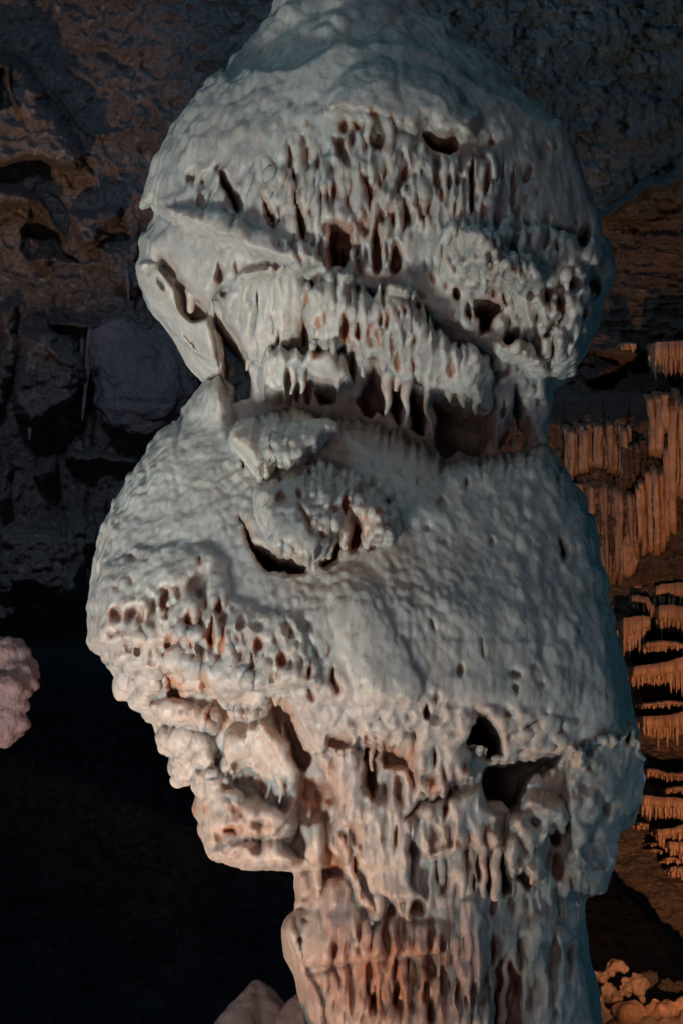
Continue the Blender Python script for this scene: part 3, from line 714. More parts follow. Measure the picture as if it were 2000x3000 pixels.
def capsule(a, b, ra, rb, blend=0.012, ident=None):
    global F
    a = np.array(a); b = np.array(b)
    lo = np.minimum(a, b) - max(ra, rb) - 0.05; hi = np.maximum(a, b) + max(ra, rb) + 0.05
    i0, i1 = [int(np.clip((v - gx[0]) / H, 0, len(gx) - 1)) for v in (lo[0], hi[0])]
    j0, j1 = [int(np.clip((v - gy[0]) / H, 0, len(gy) - 1)) for v in (lo[1], hi[1])]
    k0, k1 = [int(np.clip((v - gz[0]) / H, 0, len(gz) - 1)) for v in (lo[2], hi[2])]
    X, Y, Z = np.meshgrid(gx[i0:i1], gy[j0:j1], gz[k0:k1], indexing='ij')
    e = b - a
    t = np.clip(((X - a[0]) * e[0] + (Y - a[1]) * e[1] + (Z - a[2]) * e[2]) / (e @ e), 0, 1)
    wob = 0.004 * np.sin(Z * 70 + a[0] * 40)
    d = np.sqrt((X - a[0] - t * e[0] + wob) ** 2 + (Y - a[1] - t * e[1]) ** 2 + (Z - a[2] - t * e[2]) ** 2) - (ra + (rb - ra) * t)
    f = F[i0:i1, j0:j1, k0:k1]
    h = np.clip(0.5 + 0.5 * (f - d) / blend, 0, 1)
    F[i0:i1, j0:j1, k0:k1] = f * (1 - h) + d * h - blend * h * (1 - h)
    if ident is not None: STAL.append((a, b, ra, rb))


def stal(k, x0, y0, x1, y1, w0, w1=5, inset=0.02):
    """a stalactite between two crop points; w = radius in photo px"""
    (X0, Y0), (X1, Y1) = cp(k, [(x0, y0), (x1, y1)])
    y = surf_y(X0, Y0 - 12) + inset
    capsule(px(X0, Y0, y), px(X1, Y1, y + 0.01), w0 / 1000, w1 / 1000, ident=1)


for t in ((4, 262, 1050, 258, 1300, 16, 7), (4, 372, 1110, 368, 1370, 15, 7), (4, 480, 1170, 505, 1400, 12, 8), (3, 995, 1010, 994, 1180, 12, 7), (3, 1045, 1030, 1046, 1175, 11, 7),
          (3, 1345, 1090, 1340, 1200, 10, 7), (4, 130, 980, 128, 1080, 10, 6), (4, 200, 990, 205, 1110, 12, 6), (4, 320, 1080, 318, 1160, 10, 6), (4, 620, 1180, 618, 1230, 12, 6),
          (4, 690, 1190, 700, 1250, 14, 7), (4, 772, 1220, 770, 1300, 15, 6), (4, 840, 1200, 838, 1290, 12, 6), (4, 640, 1490, 636, 1560, 8, 16), (4, 190, 1250, 190, 1310, 9, 14),
          (5, 955, 600, 955, 655, 10, 5), (5, 1268, 560, 1272, 642, 12, 6), (5, 1010, 615, 1020, 665, 10, 6), (5, 1220, 590, 1190, 680, 10, 6), (5, 1160, 660, 1145, 690, 12, 7), (5, 685, 960, 684, 1010, 8, 7),
          (1, 1020, 880, 1022, 960, 10, 7), (1, 1100, 1040, 1102, 1180, 12, 8), (1, 1140, 950, 1150, 1090, 12, 7), (1, 790, 960, 800, 1060, 12, 8), (1, 620, 860, 630, 960, 14, 9), (1, 420, 830, 455, 960, 24, 14), (1, 870, 1000, 880, 1080, 12, 7),
          (1, 940, 960, 950, 1130, 14, 9), (1, 1240, 1050, 1235, 1190, 14, 10), (1, 1400, 880, 1395, 980, 12, 9), (1, 1060, 600, 1062, 700, 12, 8), (1, 1135, 540, 1140, 640, 14, 9), (1, 1235, 560, 1240, 700, 16, 12),
          (2, 630, 700, 628, 900, 12, 10), (2, 560, 700, 565, 900, 14, 12), (2, 430, 740, 440, 900, 14, 10), (2, 740, 700, 750, 800, 14, 9),
          (7, 730, 640, 738, 790, 14, 5), (7, 670, 690, 672, 765, 9, 5), (7, 800, 720, 792, 860, 12, 7), (7, 700, 760, 706, 810, 8, 5), (7, 520, 260, 522, 330, 10, 6), (7, 655, 250, 660, 320, 11, 6), (7, 715, 240, 718, 290, 9, 5),
          (7, 590, 290, 592, 335, 9, 5), (7, 860, 880, 935, 1210, 18, 12), (7, 1030, 900, 1110, 1180, 18, 11), (7, 1110, 1170, 1145, 1360, 12, 8), (7, 1340, 1260, 1350, 1360, 8, 7), (7, 1390, 1280, 1385, 1380, 10, 9), (7, 1240, 1260, 1230, 1370, 14, 12),
          (7, 1205, 470, 1200, 620, 8, 6), (7, 1360, 1590, 1350, 1780, 10, 8), (7, 1400, 1640, 1440, 1900, 12, 9), (7, 1280, 1640, 1270, 1860, 14, 10),
          (8, 550, 1010, 552, 1260, 9, 9), (8, 612, 1010, 615, 1270, 12, 11), (8, 700, 1110, 706, 1170, 12, 6), (8, 800, 1150, 800, 1200, 14, 6), (8, 850, 1160, 852, 1200, 10, 5), (8, 670, 1560, 640, 1900, 8, 12),
          (8, 215, 640, 262, 735, 16, 9), (8, 600, 560, 690, 560, 6, 5), (3, 520, 650, 545, 740, 8, 6), (3, 640, 1020, 650, 1070, 6, 12), (3, 400, 600, 415, 700, 14, 12), (3, 740, 980, 735, 1040, 12, 8)):
    stal(*t)
# pale lobes on the right rim
for k, x0, y0, x1, y1, w0, w1 in ((8, 1310, 700, 1340, 750, 10, 16), (8, 1225, 915, 1300, 870, 20, 14), (8, 1300, 870, 1320, 830, 14, 8), (8, 1048, 1300, 1050, 1360, 9, 8), (8, 1335, 770, 1320, 800, 14, 10)):
    (X0, Y0), (X1, Y1) = cp(k, [(x0, y0), (x1, y1)])
    capsule(px(X0, Y0, -0.05), px(X1, Y1, -0.05), w0 / 1000, w1 / 1000, ident=1)

V, Q = surface_nets(F, (gx[0], gy[0], gz[0]), H)
del F
V = laplace(V, Q, 1, 0.5)


def pic(V):
    s = D / (D + V[:, 1])
    return 1000 + 1000 * V[:, 0] * s, 1500 - 1000 * (CZ + (V[:, 2] - CZ) * s)


def look(A, V):
    i = np.clip(np.round((V[:, 0] - gx[0]) / H).astype(int), 0, len(gx) - 1)
    k = np.clip(np.round((V[:, 2] - gz[0]) / H).astype(int), 0, len(gz) - 1)
    return A[i, k]


Nn = vnormals(V, Q)
X_, Y_ = pic(V)
x, y, z = V.T


def blob(X, Y, rx, ry, soft=0.5):
    r = np.sqrt(((X_ - X) / rx) ** 2 + ((Y_ - Y) / ry) ** 2)
    return sstep(1 + soft / 2, 1 - soft / 2, r)


holev = look(HOLE, V) * (y < 0)
w = perlin(x / .09, y / .09, z / .09, 21)
w2 = perlin(x / .09 + 9, y / .09, z / .09, 22)
patchy = sstep(-.35, .25, perlin(x / .17, y / .17, z / .22, 24))
drip = np.clip(blob(620, 420, 260, 330) + blob(1000, 560, 330, 260) * .6 + blob(1500, 1000, 220, 330) * .8 + blob(1650, 1600, 160, 500) * .7, 0, 1)
mott = np.clip(blob(1050, 1850, 330, 420) + blob(900, 1440, 260, 200) + blob(480, 1600, 260, 260) * .6, 0, 1)
c1, i1 = cells((x + .015 * w) / .040, y / .040, (z + .02 * w2) / .085, 31)
c2, i2 = cells((x + .4 * z * .25 + .01 * w) / .024, y / .024, (z + .01 * w2) / .042, 32)
knobby = np.clip(blob(520, 2120, 300, 330) + blob(1620, 2350, 160, 260) * .7 + blob(1060, 20, 330, 130) * .8, 0, 1)
c3, i3 = cells((x + .02 * w) / .085, y / .10, (z + .02 * w2) / .085, 33)
disp = 0.020 * fbm(x / .16, y / .16, z / .20, 3, 41) + 0.046 * knobby * (0.55 - c3)
disp += (0.0015 + 0.016 * drip) * (0.62 - c1) * 1.1
disp += 0.010 * (1 - .6 * blob(1400, 1550, 300, 320)) * fbm(x / .06, y / .06, z / .085, 3, 45)
disp += (0.0008 + 0.0120 * mott * (.35 + .65 * patchy)) * (0.60 - c2)
disp += 0.0030 * perlin(x / .018, y / .018, z / .028, 51)
disp *= (1 - 0.6 * holev)
V = V + Nn * disp[:, None].astype(np.float32)
Nn = vnormals(V, Q)

stain = look(STAIN, V) * (1 - sstep(-0.05, 0.1, V[:, 1]))
stain = np.clip(stain, 0, 1)
part = look(PART, V).copy()
part[V[:, 1] > -0.02] = 0
for a, b, ra, rb in STAL:
    e = b - a
    m = (np.abs(V - (a + b) / 2) < (np.abs(e) / 2 + max(ra, rb) + .02)).all(1)
    p = V[m]
    t = np.clip(((p - a) @ e) / (e @ e), 0, 1)
    d = np.linalg.norm(p - a - t[:, None] * e, axis=1) - (ra + (rb - ra) * t)
    pv = part[m]; pv[(d < 0.006) & (t > 0.04)] = len(PARTS); part[m] = pv
    PARTS.append('stalactite' if e[2] < -0.02 else 'calcite_lobe')

root = empty('cave_column', (0.05, 0, -1.7))
tag(root, 'huge white and blue-grey dripstone column of bulging domes and curtains filling the middle', 'cave formation')
fp = part[Q[:, 0]]
off = np.array(root.location)
for pid in np.unique(fp):
    qq = Q[fp == pid]
    if len(qq) < 12:
        fp[fp == pid] = 0
for pid in np.unique(fp):
    qq = Q[fp == pid]
    u, inv = np.unique(qq, return_inverse=True)
    o = make_mesh(PARTS[pid], V[u] - off, inv.reshape(qq.shape), M_white, root, attrs={'stain': stain[u]}, normals=Nn[u])
print('column verts', len(V), 'quads', len(Q))
#BACKGROUND

# ------------------------------------------------------------------ the cave walls behind
CROP.update({10: (0, 0, .4464), 11: (0, 900, .4464), 12: (1600, 400, .3401), 13: (1550, 1100, .3827), 14: (1700, 2000, .425), 15: (0, 1800, .5102)})
WALL_Y = 4.6
WALL_REC = []


def paint(P, X, Y, rel, h, top=60, bot=14, wn=None):
    m = (X > P[:, 0].min() - 80) & (X < P[:, 0].max() + 80) & (Y > P[:, 1].min() - 80) & (Y < P[:, 1].max() + 80)
    if not m.any(): return
    wx, wy = wn
    xx = X[m] + 46 * wx[m]; yy = Y[m] + 46 * wy[m]
    d = poly_sd(P, xx, yy); d2 = poly_sd(P, xx, yy + 4)
    g = np.clip((d2 - d) / 4, -1, 1)
    w = top * (0.5 + 0.5 * g) + (bot + 14) * (0.5 - 0.5 * g)
    t = np.clip(d / w, 0, 1)
    rel[m] += h * np.sqrt(np.clip(1 - (1 - t) ** 2, 0, 1))


LEFT_SHAPES = [
    (10, [(-300, 250), (0, 330), (140, 380), (250, 490), (330, 620), (420, 760), (560, 900), (600, 1000), (520, 1110), (200, 1060), (0, 1080), (-300, 1100)], .45, 70, 14),
    (10, [(0, 440), (60, 480), (100, 560), (100, 700), (0, 700)], -.35, 20, 20),
    (10, [(350, 590), (390, 580), (520, 770), (700, 900), (690, 930), (480, 800)], .12, 14, 12),
    (10, [(40, 420), (90, 440), (100, 620), (130, 710), (90, 720), (60, 600)], .35, 10, 10),
    (10, [(-100, 1180), (40, 1180), (250, 1255), (340, 1400), (440, 1545), (400, 1540), (320, 1430), (220, 1300), (100, 1340), (-100, 1340)], .40, 40, 12),
    (10, [(150, 1330), (300, 1450), (420, 1580), (500, 1720), (400, 1700), (200, 1750), (140, 1500)], -.30, 30, 60),
    (10, [(200, 1560), (330, 1580), (390, 1680), (330, 1800), (220, 1760)], .25, 40, 30),
    (10, [(440, 1370), (640, 1400), (800, 1370), (810, 1440), (620, 1600), (520, 1620), (470, 1500)], .32, 40, 10),
    (10, [(600, 1620), (900, 1560), (960, 1800), (900, 1960), (700, 1900)], .15, 60, 20),
    (11, [(300, 60), (700, 110), (1200, 260), (1300, 500), (1240, 560), (900, 150), (600, 140), (300, 120)], .22, 30, 12),
    (11, [(120, 130), (300, 150), (450, 180), (560, 240), (560, 450), (480, 570), (200, 830), (140, 700), (120, 400)], .42, 60, 10),
    (11, [(0, 0), (115, 0), (120, 400), (60, 700), (0, 760)], .25, 60, 14),
    (11, [(0, 900), (60, 1000), (90, 1260), (40, 1300), (0, 1300)], .3, 60, 14),
    (11, [(240, 1000), (330, 960), (370, 1100), (280, 1180), (210, 1110)], .3, 40, 12),
    (11, [(420, 950), (660, 960), (880, 1000), (860, 1040), (460, 1050), (410, 1000)], .25, 30, 12),
    (11, [(0, 1440), (160, 1420), (330, 1440), (470, 1240), (600, 1280), (640, 1500), (590, 1900), (0, 1900)], .18, 60, 30),
    (11, [(420, 1760), (500, 1640), (550, 1680), (560, 1900), (540, 1980), (440, 1940)], .35, 50, 12),
    (11, [(100, 1800), (250, 1780), (420, 1960), (420, 2200), (100, 2200)], -.35, 40, 20)]
RIGHT_SHAPES = [
    (12, [(440, 660), (700, 480), (900, 330), (1100, 250), (1176, 130), (1350, 0), (2400, -100), (2400, 300), (1400, 370), (1176, 400), (960, 450), (720, 590), (440, 720)], .34, 50, 10),
    (12, [(400, 1700), (600, 1690), (800, 1900), (740, 1950), (560, 1920), (330, 1840)], .30, 30, 10),
    (12, [(1000, 1660), (1400, 1560), (2400, 1560), (2400, 1700), (1176, 1760), (1060, 1740)], .25, 30, 12),
    (12, [(250, 2000), (420, 1980), (600, 1960), (560, 2060), (300, 2120)], .22, 30, 10),
    (12, [(600, 2060), (900, 2010), (1400, 2000), (2400, 2000), (2400, 2400), (500, 2400)], .12, 30, 60),
    (13, [(200, 100), (1200, 100), (1500, 100), (1500, 1200), (1160, 1300), (1000, 1420), (720, 1600), (560, 1700), (480, 1500), (200, 900)], .10, 60, 20),
    (14, [(100, 1000), (500, 1060), (706, 1300), (1400, 1700), (1400, 2300), (706, 1745), (560, 1640), (430, 1520), (380, 1460), (330, 1370), (200, 1290), (100, 1200)], .55, 60, 10)]

CREV = [(13, [(430, 745), (560, 660), (670, 572), (700, 590), (560, 690), (450, 770)]), (13, [(350, 900), (430, 740), (445, 760), (380, 900)])]


def wall(name, X0, X1, side, mat):
    st = 4.2
    xs = np.arange(X0, X1 + st, st); ys = np.arange(-420, 3560, st)
    X, Y = np.meshgrid(xs, ys, indexing='ij')
    x0, _, z0 = px(X, Y, WALL_Y)
    wx = fbm(x0 / .25, 0 * x0, z0 / .25, 5, 61) * 1.6; wy = fbm(x0 / .25, 0 * x0 + 5, z0 / .25, 5, 62) * 1.6
    rel = np.zeros_like(X)
    for k, P, h, t, b in (LEFT_SHAPES if side < 0 else RIGHT_SHAPES):
        paint(cp(k, P), X, Y, rel, h, t, b, (wx, wy))
    for k, P in (CREV if side > 0 else []):
        paint(cp(k, P), X, Y, rel, -.12, 8, 8, (wx * .3, wy * .3))
    rel += 0.30 * fbm(x0 / 1.1, 0 * x0, z0 / .9, 3, 63)
    r1 = fbm(x0 / .34 + .6 * wx, 0 * x0 + 2, z0 / .30 + .6 * wy, 5, 64, ridged=True)
    lower = sstep(1000, 1400, Y) * (1 - sstep(1850, 2100, Y))
    if side < 0:
        rel += 0.20 * r1 * (1 - .45 * lower) + 0.12 * fbm(x0 / .14 + .5 * wx, 0 * x0, z0 / .10 + .5 * wy, 4, 74, ridged=True)
        flut = fbm(x0 / .045 + 1.2 * wx, 0 * x0, z0 / .55, 3, 66, ridged=True)
        rel += 0.09 * flut * sstep(1330, 1480, Y) * (1 - sstep(700, 760, X + 0 * Y))
        steps = perlin(x0 / .5, 0 * x0, z0 / .11 + .5 * wx, 68)
        rel += 0.07 * steps * lower
    else:
        upper = 1 - sstep(560, 680, Y - (2000 - X) * .3)
        rel += 0.17 * r1 * upper
        strat = fbm(x0 / .75 + .5 * wx, 0 * x0, (z0 + .10 * x0) / .075 + .8 * wx, 4, 67, ridged=True)
        rel += 0.16 * strat * (1 - upper) * (1 - sstep(1030, 1150, Y))
        flut = fbm(x0 / .05 + .5 * wx, 0 * x0, z0 / .9, 3, 66, ridged=True)
        rel += 0.10 * flut * sstep(1080, 1180, Y) * (1 - sstep(1640, 1740, Y))
        rubble = fbm(x0 / .22, 0 * x0, z0 / .07, 4, 69, ridged=True)
        rel += 0.12 * rubble * sstep(1680, 1760, Y)
    c, i = cells(x0 / .085 + wx, 0 * x0, z0 / .075 + wy, 65)
    rel += 0.035 * (0.5 - c) * (1 + .5 * i)
    c, i = cells(x0 / .045 + .6 * wx, 0 * x0, z0 / .034 + .6 * wy, 85)
    rel += 0.035 * (0.5 - c) * (.3 + i)
    if side > 0:      # the fluted bay, then the terraces stepping forward, then the slope
        k = sstep(1120, 1240, Y + 30 * wx)
        yt = np.interp(Y, [1100, 1660, 1760, 2150, 2560, 2760], [4.02, 3.98, 4.05, 3.72, 3.35, 3.1])
        fine = 0.12 * fbm(x0 / .05 + .5 * wx, 0 * x0, z0 / .9, 3, 66, ridged=True) * sstep(1720, 1660, Y) + 0.07 * rubble * sstep(1680, 1740, Y)
        fine = fine + .05 * (0.5 - c) * (.3 + i) + .05 * wx
        rel = rel * (1 - k) + k * (WALL_Y - yt + fine)
    rel += 0.05 * fbm(x0 / .07, 0 * x0, z0 / .06, 3, 72, ridged=True) + 0.030 * fbm(x0 / .03, 0 * x0, z0 / .03, 2, 70)
    if side < 0:
        void = sstep(1790, 2060, Y + 50 * wx)
    else:
        line = 2545 + np.maximum(X - 1790, 0) * .93 + 60 * wx + 40 * wy
        void = sstep(-4, 26, Y - line)
    yy = WALL_Y - rel + (11.0 if side < 0 else 9.0) * void
    vx, _, vz = px(X, Y, yy)
    WALL_REC.append((X0, st, yy))
    V = np.stack([vx, yy, vz], -1).reshape(-1, 3)
    n, m = X.shape
    a = np.arange(n * m).reshape(n, m)
    q = np.stack([a[:-1, :-1], a[:-1, 1:], a[1:, 1:], a[1:, :-1]], -1).reshape(-1, 4)
    o = make_mesh(name, V, q, mat)
    if side > 0:
        o.data.materials.append(M_rock)
        fy_ = (Y + 90 * wx)[:-1, :-1].ravel() + .45 * (X[:-1, :-1].ravel() - 1800)
        o.data.polygons.foreach_set('material_index', (fy_ < 640).astype(np.int32))
    return tag(o, kind='structure')


wall('cave_wall', -420, 1000, -1, M_rock)
wall('cave_wall', 1000, 2420, 1, M_rockR)

# foot of the column, below the frame
th, hh = np.meshgrid(np.linspace(0, 2 * np.pi, 97)[:-1], np.linspace(0, 1, 60), indexing='ij')
rr = (0.40 + 0.55 * hh ** 1.6); zz = -1.60 - 3.9 * hh
bx = .13 + rr * 1.15 * np.cos(th); by = -.02 + rr * .85 * np.sin(th)
nz = 1 + .10 * fbm(bx / .3, by / .3, zz / .9, 3, 75) + .05 * fbm(bx / .07, by / .07, zz / .6, 2, 76)
a = np.arange(th.size).reshape(th.shape); a = np.concatenate([a, a[:1]], 0)
Vb = np.stack([.13 + (bx - .13) * nz, by * nz, zz], -1).reshape(-1, 3)
make_mesh('foot', Vb - off, np.stack([a[:-1, :-1], a[:-1, 1:], a[1:, 1:], a[1:, :-1]], -1).reshape(-1, 4), M_white, root, attrs={'stain': 0.3 * np.ones(len(Vb))})

# floor, below the frame
fx, fy = np.meshgrid(np.linspace(-12, 12, 160), np.linspace(-11, 12, 160), indexing='ij')
fz = -5.6 + 0.25 * fbm(fx / 1.2, fy / 1.2, 0 * fx, 4, 71) + 0.6 * np.exp(-((fx - .2) ** 2 + fy ** 2) / 2.0)
a = np.arange(fx.size).reshape(fx.shape)
tag(make_mesh('cave_floor', np.stack([fx, fy, fz], -1).reshape(-1, 3), np.stack([a[:-1, :-1], a[1:, :-1], a[1:, 1:], a[:-1, 1:]], -1).reshape(-1, 4), M_floor), kind='structure')


def wall_at(X, Y):
    X0, st, yy = WALL_REC[0 if X < 1000 else 1]
    return float(yy[int(round((X - X0) / st)), int(round((Y + 420) / st))])


# ------------------------------------------------------------------ small solids
def solid(lo, hi, h, fn):
    ax = [np.arange(lo[i], hi[i], h, dtype=np.float32) for i in range(3)]
    X, Y, Z = np.meshgrid(*ax, indexing='ij')
    f = fn(X, Y, Z)
    f[0] = f[-1] = 1; f[:, 0] = f[:, -1] = 1; f[:, :, 0] = f[:, :, -1] = 1
    v, q = surface_nets(np.clip(f, -.1, .1).astype(np.float32), (ax[0][0], ax[1][0], ax[2][0]), h)
    return laplace(v, q, 1, .5), q


def smin(a, b, k):
    h = np.clip(.5 + .5 * (b - a) / k, 0, 1)
    return b * (1 - h) + a * h - k * h * (1 - h)


def blobs(lst, y, k=.03):
    """lst: (X, Y, radius px, dy, vertical stretch) at depth y"""
    L = []
    for X, Y, r, dy, st in lst:
        c = px(X, Y, y + dy); L.append((c, r / 1000 * (D + y + dy) / D, st))
    lo = [min(c[i] - r * (s if i == 2 else 1) for c, r, s in L) - .04 for i in range(3)]
    hi = [max(c[i] + r * (s if i == 2 else 1) for c, r, s in L) + .04 for i in range(3)]

    def fn(X, Y, Z):
        f = None
        for c, r, s in L:
            d = np.sqrt((X - c[0]) ** 2 + (Y - c[1]) ** 2 + ((Z - c[2]) / s) ** 2) - r
            f = d if f is None else smin(f, d, k)
        return f
    return lo, hi, fn


def rough(v, q, amps, seed):
    n = vnormals(v, q); x, y, z = v.T; d = 0
    for s, a in amps:
        d = d + a * fbm(x / s, y / s, z / s, 3, seed); seed += 5
    return (v + n * np.asarray(d)[:, None]).astype(np.float32)


def solid_obj(name, v, q, mat, parent=None, base=None):
    if base is None:
        base = np.array([(v[:, 0].min() + v[:, 0].max()) / 2, (v[:, 1].min() + v[:, 1].max()) / 2, v[:, 2].min()])
    o = make_mesh(name, v - base, q, mat, parent)
    if parent is None: o.location = base
    return o


# pink dripstone cut by the left edge of the picture
lo, hi, fn = blobs([(5, 1925, 58, 0, 1), (45, 1918, 38, -.02, 1), (62, 1965, 47, 0, 1.1), (25, 2010, 58, -.05, 1), (70, 1990, 32, -.04, 1.1), (35, 2110, 48, -.02, 1), (0, 2120, 62, 0, 1.05), (58, 2078, 26, -.03, .9), (-60, 1990, 110, .05, 1.1), (-120, 2080, 130, .1, 1.2), (-190, 2600, 150, .15, 4.4)], 0.1, .03)
v, q = solid(lo, hi, .008, fn)
v = rough(v, q, ((.08, .022), (.03, .012)), 80)
cc_, ii_ = cells(v[:, 0] / .05, v[:, 1] / .05, v[:, 2] / .045, 77)
v = (v + vnormals(v, q) * (.030 * (.55 - cc_))[:, None]).astype(np.float32)
rp = empty('pink_dripstone', (float(v[:, 0].mean()), float(v[:, 1].mean()), float(v[:, 2].min())))
tag(rp, 'small pink dripstone with knobbly lobes cut off by the left edge', 'dripstone')
c = v[q].mean(1); base = np.array(rp.location)
zz = px(0, 2052, .1)[2]
for nm, m in (('upper_lobe', c[:, 2] >= zz), ('lower_lobe', c[:, 2] < zz)):
    u, inv = np.unique(q[m], return_inverse=True)
    make_mesh(nm, v[u] - base, inv.reshape(-1, 4), M_pink, rp, normals=vnormals(v, q)[u])


def spike(X0, Y0, X1, Y1, y, r0, r1, seg=10, rings=10, wob=.12, seed=0, flat=1.0, ribs=0, sink=0):
    """tapered irregular tube between two photo points; radii in px at y"""
    r = np.random.default_rng(seed)
    s = (D + y) / D / 1000
    a = np.array(px(X0, Y0, y)); b = np.array(px(X1, Y1, y))
    t = np.linspace(0, 1, rings)
    V = []
    ph = r.uniform(0, 6.28, 3)
    for i, tt in enumerate(t):
        rad = (r0 + (r1 - r0) * tt) * s * (1 + wob * math.sin(tt * 9 + ph[0]) + wob * r.uniform(-.6, .6))
        if i in (0, rings - 1): rad *= .45
        c = a + (b - a) * tt + np.array([wob * r0 * s * .5 * math.sin(tt * 6 + ph[1]), 0, 0])
        c[1] += sink * (max(0, 1 - tt * 5) ** 2 + max(0, tt * 6 - 5) ** 2)
        for k in range(seg):
            th = 2 * math.pi * k / seg
            rr = rad * (1 + wob * .8 * math.sin(3 * th + ph[2]) + (.16 * math.cos(ribs * th) if ribs else 0))
            V.append(c + np.array([rr * math.cos(th), rr * math.sin(th) * flat, 0]))
    F = []
    for i in range(rings - 1):
        for k in range(seg):
            k2 = (k + 1) % seg
            F.append((i * seg + k, (i + 1) * seg + k, (i + 1) * seg + k2, i * seg + k2))
    V.append(a); V.append(b)
    n = len(V)
    for k in range(0, seg, 2):
        F.append(((k + 2) % seg, (k + 1) % seg, k, n - 2)); base = (rings - 1) * seg
        F.append((base + k, base + (k + 1) % seg, base + (k + 2) % seg, n - 1))
    return np.array(V, np.float32), np.array(F)


# two reddish stalagmites at the foot
for i, (X, Y, hwid, yy, lb) in enumerate(((752, 2868, 92, .75, 'reddish pointed stalagmite rising in the dark, left of the column foot'),
                                          (905, 2885, 80, .70, 'reddish stalagmite peak half hidden behind the left side of the column foot'))):
    a0 = np.array(px(X, Y, yy)); hz = .42 if i == 0 else .36
    lo = [a0[0] - .5, a0[1] - .5, a0[2] - .60]; hi = [a0[0] + .5, a0[1] + .5, a0[2] + .06]

    def fn(X_, Y_, Z_, a0=a0, hwid=hwid, i=i):
        dz = np.clip(a0[2] - Z_, 0, 1)
        th = np.arctan2(Y_ - a0[1], X_ - a0[0])
        r_ = (hwid / 1000) * 3.4 * (dz / .26) ** .72 * .62 * (1 + .13 * np.cos(3 * th + 1 + i) + .06 * np.cos(7 * th))
        return np.maximum((np.sqrt((X_ - a0[0]) ** 2 + (Y_ - a0[1]) ** 2) - r_) * .75, Z_ - a0[2])
    v, q = solid(lo, hi, .008, fn)
    v = rough(v, q, ((.15, .03), (.04, .008)), 90 + i * 7)
    o = solid_obj('stalagmite', v, q, M_brown)
    tag(o, lb, 'stalagmite')

# boulder wedged in the left wall
lo, hi, fn = blobs([(375, 1060, 110, 0, 1), (450, 1110, 115, .05, 1.1), (420, 1180, 90, 0, .9), (340, 1030, 70, -.02, 1)], 4.25, .12)
v, q = solid(lo, hi, .016, fn)
v = rough(v, q, ((.30, .12), (.09, .05), (.035, .02)), 101)
tag(solid_obj('boulder', v, q, M_boulder), 'large rounded grey-mauve boulder bulging from the dark wall left of the column', 'boulder')

# strands hanging on the left wall
for i, (X0, Y0, X1, Y1, r0, r1, lb) in enumerate((
        (266, 965, 242, 1232, 11, 5, 'longest thin stalactite on the left wall, beside the rounded boulder'),
        (245, 975, 236, 1130, 8, 4, 'thin stalactite just left of the longest one by the boulder'),
        (285, 980, 272, 1110, 8, 3, 'thin stalactite just right of the longest one by the boulder'),
        (90, 1255, 86, 1290, 8, 3, 'tiny stalactite at the foot of the left shield drapery'),
        (372, 800, 378, 880, 7, 4, 'short pale stalactite on dark rock near the left shoulder of the column'))):
    yw = wall_at(X0, Y0 - 6) - .03
    V_, F_ = spike(X0, Y0 - 8, X1, Y1, yw, r0, r1, seg=8, rings=14, wob=.18, seed=200 + i)
    b = np.array(px(X0, Y0, yw))
    o = make_mesh('stalactite', V_ - b, F_, M_boulder); o.location = b
    tag(o, lb, 'stalactite', 'stalactites on the left wall')


def rough_v(V, seed):
    x, y, z = V.T
    V = V.copy()
    V[:, 1] += .022 * fbm(x / .035, y / .05, z / .10, 3, seed) + .02 * np.minimum(perlin(x / .3, y / .3, z / .05, seed + 9), 0)
    V[:, 0] += .010 * fbm(x / .05, y / .05, z / .07, 3, seed + 3)
    return V


def pipes(name, label, cat, mat, y, lst, group=None, flat=.8, part='flute', ribs=0):
    X0, Y0 = cp(lst[0][0], [(lst[0][1], lst[0][2])])[0]
    b = np.array(px(X0, Y0, y)); r = empty(name, b); tag(r, label, cat, group)
    for i, (k, x0, y0, x1, y1, w0, w1) in enumerate(lst):
        (A, B), (C_, D_) = cp(k, [(x0, y0), (x1, y1)])
        s = CROP[k][2]
        V_, F_ = spike(A, B, C_, D_, y + .03 * math.sin(i * 2.3), w0 * s * 1.35, w1 * s * 1.25, seg=18, rings=40, wob=.13, seed=300 + i + len(label), flat=1.3, ribs=ribs, sink=.14)
        V_ = rough_v(V_, 300 + i)
        make_mesh(part, V_ - b, F_, mat, r)
    return r


M_dull = flowstone_mat('dull_brown_flowstone', (0.25, 0.17, 0.12), (0.17, 0.11, 0.075), sss=0.0, bump=0.8, scale=0.8, rough=0.65)
rc = np.random.default_rng(44)
cur = []
for xx in range(300, 800, 27):
    bt = float(np.interp(xx, [300, 430, 540, 690, 740, 800], [820, 1250, 1660, 1620, 1450, 1300])) + rc.uniform(-60, 20)
    md = float(np.interp(xx, [300, 440, 560, 680, 800], [860, 760, 740, 800, 860])) + rc.uniform(-12, 12)
    cur.append((13, xx - 10, 350 + rc.uniform(-50, 50), xx - 4, md - 16, rc.uniform(17, 27), rc.uniform(15, 22)))
    cur.append((13, xx + 6, md, xx + 24 * (bt > 1200), bt, rc.uniform(17, 30), rc.uniform(11, 18)))
pipes('flowstone_curtain', 'broad dull-brown fluted flowstone curtain just behind the right side of the white column', 'flowstone', M_dull, 3.94, cur)
pipes('organ_pipe_flowstone', 'bright orange row of organ-pipe flutes at the right, above the fringed terraces', 'flowstone', M_orange, 3.90,
      [(13, 850, 730, 880, 1400, 24, 16), (13, 905, 650, 935, 1410, 24, 18), (13, 955, 640, 985, 1395, 22, 20), (13, 1005, 650, 1020, 1380, 22, 20), (13, 1045, 450, 1055, 1310, 18, 20), (13, 825, 800, 850, 1300, 16, 14)])
